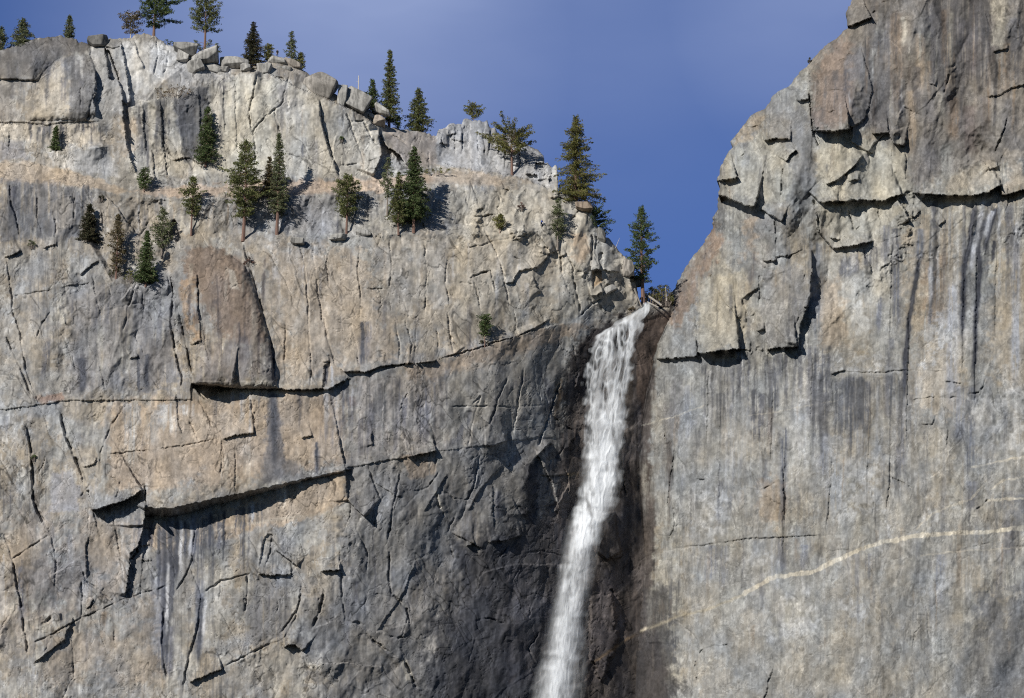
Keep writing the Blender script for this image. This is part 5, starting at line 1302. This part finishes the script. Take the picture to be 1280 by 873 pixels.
# smaller second crown tuft of the two-storey pine
def add_tufts(root, lst, mat, seed):
    lv = Leaves(seed); co, fa = [], []
    for dx, dz, rad, n in lst:
        lv.clump((dx, 0, dz), rad, n, .45, (0, 0, .4), .8)
        tube(co, fa, [(0, 0, dz - .5), (dx * .6, 0, dz - .1), (dx, 0, dz)], [.07, .05, .02], 4)
    lv.mesh('lower_foliage', LEAF[mat], root); raw_mesh('limb', co, fa, BARK, root)
two = [o for o in COL.objects if o.get('label', '').startswith('pine with a bare mid')][0]
add_tufts(two, [(-2, 5.6, 1.0, 90), (-1.2, 4.5, 1.1, 110), (1.2, 5.8, .9, 80), (-2.4, 6.5, .7, 50), (.6, 4.4, 1.2, 110), (3.6, 4.8, .8, 60), (4.0, 3.7, .7, 50), (2.6, 3.8, .7, 50), (-.5, 3.4, 1.1, 90), (1.6, 6.8, .6, 40), (3.2, 5.7, .6, 40)], 'pine', 61)

# trees standing on the face and its ledges: x, base y, top y, width, kind, needles, seed, extra, label
for x, by, ty, w, kind, mat, seed, ex, lab in (
    (69, 187, 158, 12, 'fir', 'fir', 21, dict(crown=.02, gap=.1), 'small dark fir on the upper left shelf below the smooth buttress'),
    (257, 204, 132, 28, 'fir', 'fir', 22, dict(crown=.04, gap=.12), 'dark narrow fir against the upper wall beneath the brush patch'),
    (304, 297, 171, 46, 'pine', 'pine', 23, dict(crown=.22, gap=.12, rad=.45), 'largest broad pine on the ledge, thick dark trunk above the brown dome'),
    (346, 291, 163, 26, 'fir', 'grey', 24, dict(crown=.22, gap=.26, rad=.42), 'tall thin grey green fir with a bare lower trunk, right of the broad pine'),
    (336, 245, 196, 20, 'fir', 'brown', 25, dict(crown=.05, gap=.15), 'shorter brownish fir half hidden behind the tall thin fir'),
    (433, 290, 219, 27, 'round', 'pine', 26, dict(crown=.28, gap=.1, rad=.3), 'rounded pine with a slim bare trunk, alone at mid ledge'),
    (484, 266, 196, 17, 'pine', 'grey', 27, dict(crown=.3, gap=.4, bark=BARKG), 'thin half bare conifer left of the pair of dark firs'),
    (498, 289, 214, 24, 'fir', 'pine', 28, dict(crown=.16, gap=.16), 'paler left fir of the close pair at the ledge right end'),
    (517, 287, 181, 38, 'fir', 'fir', 29, dict(crown=.14, gap=.08, dens=1.15, rad=.38), 'big dark green fir, the right one of the close pair on the ledge'),
    (239, 290, 220, 25, 'pine', 'pine', 30, dict(crown=.3, gap=.15, rad=.25), 'slim trunked small pine on the grey rocks left of the broad pine'),
    (180, 238, 211, 13, 'round', 'fir', 31, dict(crown=.1), 'little bushy tree at the foot of the gully above the sandy ledge'),
    (111, 299, 255, 23, 'fir', 'dark', 32, dict(crown=.0, gap=.05, dens=1.4), 'dense dark cone shaped fir on the left grey wall'),
    (145, 348, 267, 20, 'pine', 'brown', 33, dict(crown=.12, gap=.3), 'scraggly brownish conifer left of the bright green fir'),
    (202, 318, 259, 26, 'pine', 'grey', 34, dict(crown=.15, gap=.28, bark=BARKG), 'grey green half bare tree behind the bright green fir'),
    (182, 354, 288, 25, 'fir', 'fir', 35, dict(crown=.04, gap=.05, dens=1.3), 'thick dark green fir just left of the brown rounded buttress'),
    (606, 429, 395, 14, 'round', 'fir', 36, dict(crown=.3, gap=.12), 'lone little fir on the slanting bench in the middle of the cliff'),
    (625, 288, 269, 11, 'round', 'olive', 37, dict(crown=.1), 'tiny olive shrub tree on the bare rock below the grey pinnacles'),
    (697, 308, 248, 21, 'pine', 'grey', 38, dict(crown=.2, gap=.35, bark=BARKG), 'sparse grey green tree right of the person in blue'),
    (640, 216, 163, 54, 'round', 'olive', 39, dict(crown=.45, gap=.1, rad=.35), 'wide spreading juniper with a leaning red trunk before the pinnacles'),
):
    d = float(FL.depth(x, by)) - .5
    p = PW(x, by, d)
    ttree = conifer('conifer_tree', p, (by - ty) * K * d / 800, w * MPX, mat, seed, kind, **ex)
    tag(ttree, lab, 'tree', LG)
# the two pines at the right end of the left cliff
p = PW(720, 252, float(FL.depth(712, 246)) + 1.0)
tag(conifer('conifer_tree', p, (252 - 143) * K * 1.06, 54 * MPX, 'olive', 41, 'fir', crown=.02, gap=.30, shag=.27, rad=.5, dens=1.2, lean=.01), 'largest bushy pine on the skyline, right of the grey pinnacles', 'tree', RG)
p = PW(742, 300, float(FL.depth(735, 285)) + 4.5)
tag(conifer('conifer_tree', p, (300 - 258) * K, 44 * MPX, 'fir', 42, 'pine', crown=.1, gap=.2), 'dark lower boughs of a tree peeping out behind the cliff edge', 'tree', RG)
p = PW(804, 376, float(FL.depth(804, 388)) + 1.0)
tag(conifer('conifer_tree', p, (376 - 258) * K * 1.07, 40 * MPX, 'fir', 43, 'pine', crown=.2, gap=.2, rad=.5), 'tall pine with a reddish trunk standing at the brink of the waterfall', 'tree', RG)

def shrub(base, w, h, mat, seed, lab, dep=None, n=None, stems=True):
    r = random.Random(seed); root = bpy.data.objects.new('shrub', None); COL.objects.link(root); root.location = base
    lv = Leaves(seed); co, fa = [], []
    W, Hh, Dp = w * MPX, h * MPX * 1.05, dep or w * MPX * .6
    for k in range(n or int(10 + w * .9)):
        x = r.uniform(-.5, .5); y = r.uniform(-.5, .5); zt = (1 - (2 * x) ** 2 * .6) * r.uniform(.25, 1)
        q = Vector((x * W, y * Dp, zt * Hh * .85))
        lv.clump(q, .28 + .05 * min(W, 4), 14, .36, (0, 0, .4), .7)
        tube(co, fa, [(x * W * .6, y * Dp * .6, -.5), (q.x * .9, q.y * .9, q.z * .6), q], [.05, .035, .012], 4)
    raw_mesh('stem', co, fa, BARKG, root); lv.mesh('foliage', LEAF[mat], root)
    return tag(root, lab, 'shrub', 'shrubs on the rocks')
def on_l(x, y, o=-.3): return PW(x, y, float(FL.depth(x, y)) + o)
shrub(on_l(218, 119), 46, 14, 'brush', 51, 'long dry brown brush patch in the slanting gully of the upper wall')
shrub(on_l(545, 218), 38, 7, 'bright', 52, 'low flat green shrub mat at the top of the right ledge')
p, y = sky_point(294, 1.2); shrub(p, 40, 16, 'brush', 53, 'dry brown brush among the pale boulders left of the dark fir')
p, y = sky_point(211, 1.5); shrub(p, 15, 17, 'fir', 54, 'small dark bush on the skyline between the cropped pine and the boulders')
shrub(on_l(427, 176), 6, 7, 'fir', 55, 'tiny green tuft on the bare pale upper wall')
shrub(on_l(652, 262), 9, 10, 'red', 56, 'small reddish bush in the blocky rocks below the juniper')
shrub(on_l(311, 331), 12, 10, 'red', 57, 'reddish twiggy bush at the top right of the brown dome')
shrub(on_l(39, 309), 11, 11, 'grey', 58, 'small grey green shrub near the left edge on the grey wall')
shrub(on_l(126, 250), 9, 7, 'dark', 59, 'small dark shrub above the dense dark fir on the left wall')
shrub(on_l(42, 574), 6, 8, 'fir', 60, 'tiny green plant in the dark crack of the lower left wall')
shrub(on_l(605, 432), 14, 8, 'dark', 62, 'dark dry scrub at the foot of the lone bench fir')
shrub(on_l(166, 352), 24, 16, 'bright', 63, 'yellowish low shrub between the scraggly conifer and the dark green fir')
shrub(on_l(145, 346), 16, 12, 'dark', 64, 'dark scrub round the foot of the scraggly brownish conifer')
shrub(PW(829, 382, float(FL.depth(829, 388)) + 1.6), 26, 34, 'bright', 65, 'sunlit yellow green bush behind the logs at the notch', n=170)
shrub(PW(815, 380, float(FL.depth(815, 388)) + 2.2), 22, 26, 'olive', 66, 'olive bush behind the logs, between the brink pine and the yellow green bush', n=120)
jr = int(np.argmin(np.abs(FR.Y[:, 0] - 77)))
shrub(PW(1013, 79, float(FR.depth(1014, 79)) + 1.5), 5, 8, 'dark', 67, 'tiny dark bush alone on the sloping skyline of the right cliff')
shrub(on_l(462, 137), 40, 6, 'brush', 68, 'dry grass strip on the ramp below the tilted slab', n=26)
shrub(on_l(790, 388, -.2), 8, 5, 'brush', 69, 'dry tuft at the left lip of the fall')

# ================================================================== BOULDERS, SNAG, LOGS
def boulder(px, py, w, h, D, seed, lab, name='boulder', dep=None, tone=1.0, roll=0.0, warm=0.0, box=.5, cat='boulder', planes=9, group='boulders along the ridge', push=0.0):
    r = np.random.RandomState(seed)
    bm = bmesh.new(); bmesh.ops.create_icosphere(bm, subdivisions=5, radius=1)
    co = np.array([v.co for v in bm.verts]); fa = [tuple(v.index for v in f.verts) for f in bm.faces]; bm.free()
    ns = r.normal(0, 1, (planes, 3)); ns /= np.linalg.norm(ns, axis=1, keepdims=True); ds = r.uniform(.72, 1.0, planes)
    ax = np.concatenate([np.eye(3), -np.eye(3)]) + r.normal(0, .10, (6, 3)); ax /= np.linalg.norm(ax, axis=1, keepdims=True)
    ns = np.concatenate([ns, ax]); ds = np.concatenate([ds + (1 - box) * .05, np.full(6, .95 - .12 * box)])
    q = co @ ns.T
    rad = (np.maximum(q, 1e-3) / ds) 
    rad = 1 / (np.sum(rad ** 40, axis=1) ** (1 / 40))
    v = co * rad[:, None]
    v *= (1 + .06 * (fbm(co[:, 0] * 3 + seed, co[:, 1] * 3 + co[:, 2] * 2, seed, 4) - .5))[:, None]
    v /= np.abs(v).max(0)
    py += .12 * h; w *= 1.18; h *= 1.12; dp = dep or min(w, h) * MPX * 1.3
    v = v * np.array([w * MPX / 2, dp / 2, h * MPX / 2 / math.cos(PITCH)])
    c, s_ = math.cos(roll), math.sin(roll)
    v = np.stack([v[:, 0] * c + v[:, 2] * s_, v[:, 1], -v[:, 0] * s_ + v[:, 2] * c], 1)
    n1 = fbm(v[:, 0] * .8 + seed, v[:, 2] * .8 + v[:, 1] * .5, seed + 1, 5, .6)
    n2 = sst(.45, .7, fbm(v[:, 0] * 2.5 + seed, v[:, 2] * .5, seed + 2, 4))
    t = np.array((.345, .335, .32)) * (1 - warm) + np.array((.36, .26, .18)) * warm
    cc = t[None] * tone * (.65 + .7 * n1)[:, None] * (1 - .45 * n2)[:, None]
    o = raw_mesh(name, v, fa, GRANITE, None, PW(px, py, D + push), cc)
    for pl in o.data.polygons: pl.use_smooth = True
    return tag(o, lab, cat, group)
def sk_d(x): 
    y = float(np.interp(x, FL.X[0], skyl)); return float(FL.depth(x, y + 2))
boulder(123, 50, 25, 16, sk_d(123) + 1.2, 1, 'dark squarish boulder on the rim right of the smooth dome', tone=.55, roll=.05)
boulder(232, 60, 27, 17, sk_d(232) + 1.0, 2, 'big rounded grey boulder tilted under the two storey pine', tone=.8, roll=.2, box=.2)
boulder(256, 71, 36, 18, sk_d(255) + .2, 3, 'pale wedge boulder at the foot of the two storey pine', tone=1.05, roll=-.25)
boulder(229, 71, 15, 14, sk_d(229) - .6, 4, 'small pale block wedged below the big rounded boulder', tone=1.15, roll=.3)
boulder(244, 82, 20, 16, sk_d(244) - 1.2, 5, 'angular grey rock leaning in the boulder heap', tone=.95, roll=-.5)
boulder(268, 85, 23, 12, sk_d(268) - .6, 6, 'flat pale rock at the right of the boulder heap', tone=1.0, roll=.3)
boulder(282, 86, 9, 7, sk_d(282) - .6, 7, 'small squarish stone between two flat pale rocks', tone=.95)
boulder(276, 92, 12, 6, sk_d(276) - 1.2, 8, 'low flat stone on the lip under the boulder heap', tone=1.1)
boulder(293, 78, 34, 13, sk_d(293) + 1.6, 9, 'pale rounded rock showing through the dry brush', tone=1.1, box=.2)
boulder(307, 85, 12, 10, sk_d(307) - .5, 10, 'small pale rounded stone at the left foot of the dark fir', tone=1.1, box=.2)
boulder(331, 85, 18, 14, sk_d(331) - .8, 11, 'pale rounded boulder at the right foot of the dark fir', tone=1.1, box=.2)
boulder(348, 75, 24, 9, sk_d(348) + .5, 12, 'flat grey slab under the standing black figure', tone=1.0, roll=.06)
boulder(367, 80, 23, 9, sk_d(367) + .3, 13, 'flat tan slab sloping right of the black figure', tone=1.05, roll=.3, warm=.3)
boulder(354, 86, 26, 8, sk_d(354) - 1.0, 14, 'long grey slab stacked below the flat slabs of the black figure', tone=.9, roll=.15)
boulder(401, 104, 40, 30, sk_d(401) - .4, 15, 'largest tan block on the rim with a shaded right side', name='rock_block', tone=.88, roll=.30, warm=.15, box=.8, dep=6.0)
boulder(428, 117, 11, 28, sk_d(427) - .2, 16, 'upright pale slab at the left of the tilted rock by the snag', name='rock_block', tone=1.05, roll=.08, box=.9, dep=4)
boulder(445, 123, 34, 24, sk_d(444) - .2, 17, 'tilted tan slab leaning under the white dead snag', name='rock_block', tone=1.0, roll=.52, box=.9, dep=5)
boulder(478, 138, 22, 10, sk_d(478) - .8, 18, 'white wedge rock sticking out in front of the tall ridge pine', tone=1.25, roll=.55)
boulder(474, 150, 15, 12, sk_d(474) - .8, 19, 'tan boulder at the foot of the two close firs', tone=1.05, warm=.4)
boulder(464, 145, 9, 7, sk_d(464) - 1.0, 20, 'small pale stone left of the tan boulder under the firs', tone=1.1)
boulder(730, 257, 20, 12, float(FL.depth(730, 262)) - .4, 21, 'reddish rounded boulder on the rim right of the big bushy pine', tone=.9, warm=.7, box=.1)
boulder(751, 293, 11, 20, float(FL.depth(748, 296)) + .8, 22, 'upright dark grey boulder on the steep right rim', tone=.6, box=.3)
boulder(785, 335, 15, 19, float(FL.depth(782, 338)) + .6, 23, 'rounded boulder overhanging the dark cleft above the fall', tone=1.0, box=.3, warm=.2)
boulder(797, 352, 11, 13, float(FL.depth(797, 366)) + 1.5, 24, 'dark shaded rock in the cleft left of the brink pine', tone=.35)
boulder(760, 362, 22, 8, float(FL.depth(760, 364)) - .5, 25, 'pale slanting block below the orange patch near the fall', tone=1.05, roll=-.5, box=1.0, group='blocks on the right rim')
boulder(641, 165, 9, 11, float(FL.depth(641, 172)) + .2, 26, 'rounded pale knob on top of the pinnacles above the juniper', tone=1.05, box=.2)
boulder(455, 291, 18, 7, float(FL.depth(455, 292)) - .5, 27, 'flat grey rock on the ledge right of the rounded pine', tone=.95, group='blocks on the ledges')
boulder(423, 296, 20, 7, float(FL.depth(423, 297)) - .7, 28, 'low slab at the lip under the rounded pine', tone=1.0, group='blocks on the ledges')
boulder(372, 300, 16, 8, float(FL.depth(372, 301)) - .5, 29, 'grey block on the lip right of the tall thin fir', tone=.95, group='blocks on the ledges')

def stick(name, a, b, r0, r1, mat, lab, cat, twigs=0, seed=1):
    a = Vector(a); b = Vector(b); co, fa = [], []; r = random.Random(seed)
    m = a.lerp(b, .5) + Vector((r.uniform(-.1, .1), 0, r.uniform(-.1, .1)))
    tube(co, fa, [Vector((0, 0, 0)), m - a, b - a], [r0, (r0 + r1) / 2, r1], 8)
    o = raw_mesh(name, co, fa, mat, None, a)
    tag(o, lab, cat)
    for k in range(twigs):
        t = r.uniform(.35, .95); p = a.lerp(b, t) - a; c2, f2 = [], []
        tube(c2, f2, [p, p + Vector((r.choice((-1, 1)) * r.uniform(.3, .7), r.uniform(-.3, .3), r.uniform(.05, .3)))], [.05, .02], 5)
        raw_mesh('branch_stub', c2, f2, mat, o)
    return o
p, y = sky_point(447, 1.5); q = PW(447.5, 87, 0 + float(FL.depth(447, y + 1)) + 1.6); q[1] = p[1]
stick('dead_snag', p - np.array([0, 0, 1]), q, .24, .10, DEAD, 'thin white dead trunk standing bare above the tilted slab', 'dead tree', 3, 5)
dl = float(FL.depth(812, 390)) + .5
stick('fallen_log', PW(803, 366, dl + 2), PW(827, 382, dl), .34, .26, LOGW, 'upper bleached log lying across the notch above the fall', 'log', 1, 6)
stick('fallen_log', PW(800, 373, dl + .6), PW(823, 384.5, dl - .4), .30, .22, LOGW, 'lower greyer log lying across the notch above the fall', 'log', 0, 7)
stick('fallen_log', PW(793, 361, float(FL.depth(793, 372)) - .4), PW(802, 384, float(FL.depth(800, 392)) - .3), .26, .2, LOGW, 'short log propped steeply against the cleft left of the brink pine', 'log', 0, 8)
p = PW(769, 311, float(FL.depth(769, 314)) + 1.5); q = p + np.array([1.2, 0, 3.0])
stick('dead_snag', p, q, .07, .03, DEAD, 'small leaning dead stick on the steep rim right of the dark grey boulder', 'dead tree', 0, 9)
p = PW(833, 372, float(FL.depth(833, 388)) + .6)
stick('dead_snag', p - np.array([0, 0, 1.0]), p + np.array([-.2, 0, 3.2]), .11, .06, DEAD, 'short pale dead trunk in front of the yellow green bush at the notch', 'dead tree', 0, 10)

# ================================================================== PEOPLE
SKIN = plain('skin', (.45, .28, .2), .6, 8, .1)
BULK = dict(hip=1.35, knee=1.6, ankle=1.6, sho=1.35, elb=1.5, wri=1.3, chest=1.2, waist=1.25, pelvis=1.2)      # winter clothing
def person(loc, rot, joints, mats, lab, scale=1.0):
    """one continuous body grown from a jointed skeleton; clothing by material"""
    J = {k: Vector(v[:3]) for k, v in joints.items()}
    order = list(J); idx = {k: i for i, k in enumerate(order)}
    E = [('pelvis', 'waist'), ('waist', 'chest'), ('chest', 'neck'), ('neck', 'chin'), ('chin', 'head'), ('head', 'crown')]
    for s in 'lr':
        E += [('pelvis', 'hip' + s), ('hip' + s, 'knee' + s), ('knee' + s, 'ankle' + s), ('ankle' + s, 'toe' + s), ('chest', 'sho' + s), ('sho' + s, 'elb' + s), ('elb' + s, 'wri' + s), ('wri' + s, 'han' + s)]
    me = bpy.data.meshes.new('skeleton'); me.from_pydata([J[k] for k in order], [(idx[a], idx[b]) for a, b in E], [])
    o = bpy.data.objects.new('skeleton', me); COL.objects.link(o)
    o.modifiers.new('s', 'SKIN'); sv = me.skin_vertices
    if not sv: me.attributes.new('skin', 'FLOAT', 'POINT')
    for k in order:
        rr_ = joints[k][3] * BULK.get(k[:-1] if k[:-1] in BULK else k, 1.0)
        me.skin_vertices[0].data[idx[k]].radius = (rr_, rr_ * (joints[k][4] if len(joints[k]) > 4 else 1))
    me.skin_vertices[0].data[idx['pelvis']].use_root = True
    sb = o.modifiers.new('d', 'SUBSURF'); sb.levels = 2; sb.render_levels = 2
    dg = bpy.context.evaluated_depsgraph_get()
    m2 = bpy.data.meshes.new_from_object(o.evaluated_get(dg))
    bpy.data.objects.remove(o)
    m2.materials.clear()
    for m in mats: m2.materials.append(m)          # skin, jacket, trousers, shoes, hair
    for pl in m2.polygons:
        c = pl.center
        near = min(order, key=lambda k: (J[k] - c).length - joints[k][3] * .5)
        b = near.rstrip('lr') if near[-1] in 'lr' and near[:-1] in ('hip', 'knee', 'ankle', 'toe', 'sho', 'elb', 'wri', 'han') else near
        pl.material_index = {'hip': 2, 'knee': 2, 'ankle': 2, 'pelvis': 2, 'toe': 3, 'han': 0, 'chin': 0, 'neck': 1, 'crown': 4}.get(b, 1)
        if b == 'head': pl.material_index = 4 if (c - J['head']).y > -.03 else 0
        pl.use_smooth = True
    ob = bpy.data.objects.new('person', m2); COL.objects.link(ob)
    ob.location = loc; ob.rotation_euler = (0, 0, rot); ob.scale = (scale,) * 3
    return tag(ob, lab, 'person')
STAND = dict(pelvis=(0, 0, .95, .15, .8), waist=(0, .01, 1.12, .14, .75), chest=(0, .0, 1.34, .17, .7), neck=(0, .01, 1.50, .065), chin=(0, -.03, 1.57, .065), head=(0, -.01, 1.65, .095), crown=(0, 0, 1.74, .07),
             hipl=(.10, 0, .88, .10), hipr=(-.10, 0, .88, .10), kneel=(.12, -.02, .48, .065), kneer=(-.12, -.02, .48, .065), anklel=(.13, .02, .08, .048), ankler=(-.13, .02, .08, .048), toel=(.14, -.15, .035, .04), toer=(-.14, -.15, .035, .04),
             shol=(.20, .01, 1.42, .07), shor=(-.20, .01, 1.42, .07), elbl=(.26, .03, 1.14, .05), elbr=(-.26, .03, 1.14, .05), wril=(.25, -.06, .90, .036), wrir=(-.25, -.06, .90, .036), hanl=(.25, -.10, .80, .035), hanr=(-.25, -.10, .80, .035))
BLACK = plain('black_cloth', (.012, .012, .014)); BLUEC = plain('blue_cloth', (.035, .08, .34)); NAVY = plain('navy_cloth', (.015, .02, .05)); HAIR = plain('dark_hair', (.02, .015, .012))
slab = [o for o in COL.objects if o.get('label', '').startswith('flat grey slab under')][0]
top = max((slab.matrix_basis @ Vector(v.co)).z for v in slab.data.vertices)
person((float(slab.location.x) - .25, float(slab.location.y) - .9, top - .22), .3, STAND, [SKIN, BLACK, BLACK, BLACK, HAIR], 'tiny person in black standing on the flat slab at the skyline', 1.08)
CLIMB = dict(STAND); CLIMB.update(waist=(.03, -.06, 1.10, .14, .75), chest=(.08, -.16, 1.28, .18, .75), neck=(.11, -.22, 1.43, .065), chin=(.12, -.27, 1.48, .065), head=(.13, -.26, 1.56, .095), crown=(.13, -.25, 1.65, .07),
                                  kneel=(.14, -.22, .52, .065), anklel=(.14, -.06, .14, .048), toel=(.14, -.22, .09, .04), shol=(.27, -.18, 1.36, .07), shor=(-.12, -.16, 1.36, .07),
                                  elbl=(.36, -.30, 1.12, .05), elbr=(-.2, -.28, 1.12, .05), wril=(.30, -.44, .96, .036), wrir=(-.12, -.44, .98, .036), hanl=(.28, -.50, .90, .035), hanr=(-.08, -.5, .92, .035))
pp = PW(676.5, 283.5, float(FL.depth(676.5, 283.5)) - .25)
person(pp, 1.1, CLIMB, [SKIN, BLUEC, NAVY, BLACK, HAIR], 'tiny person in blue jacket stooping on the rock above the stepped roof', 1.15)
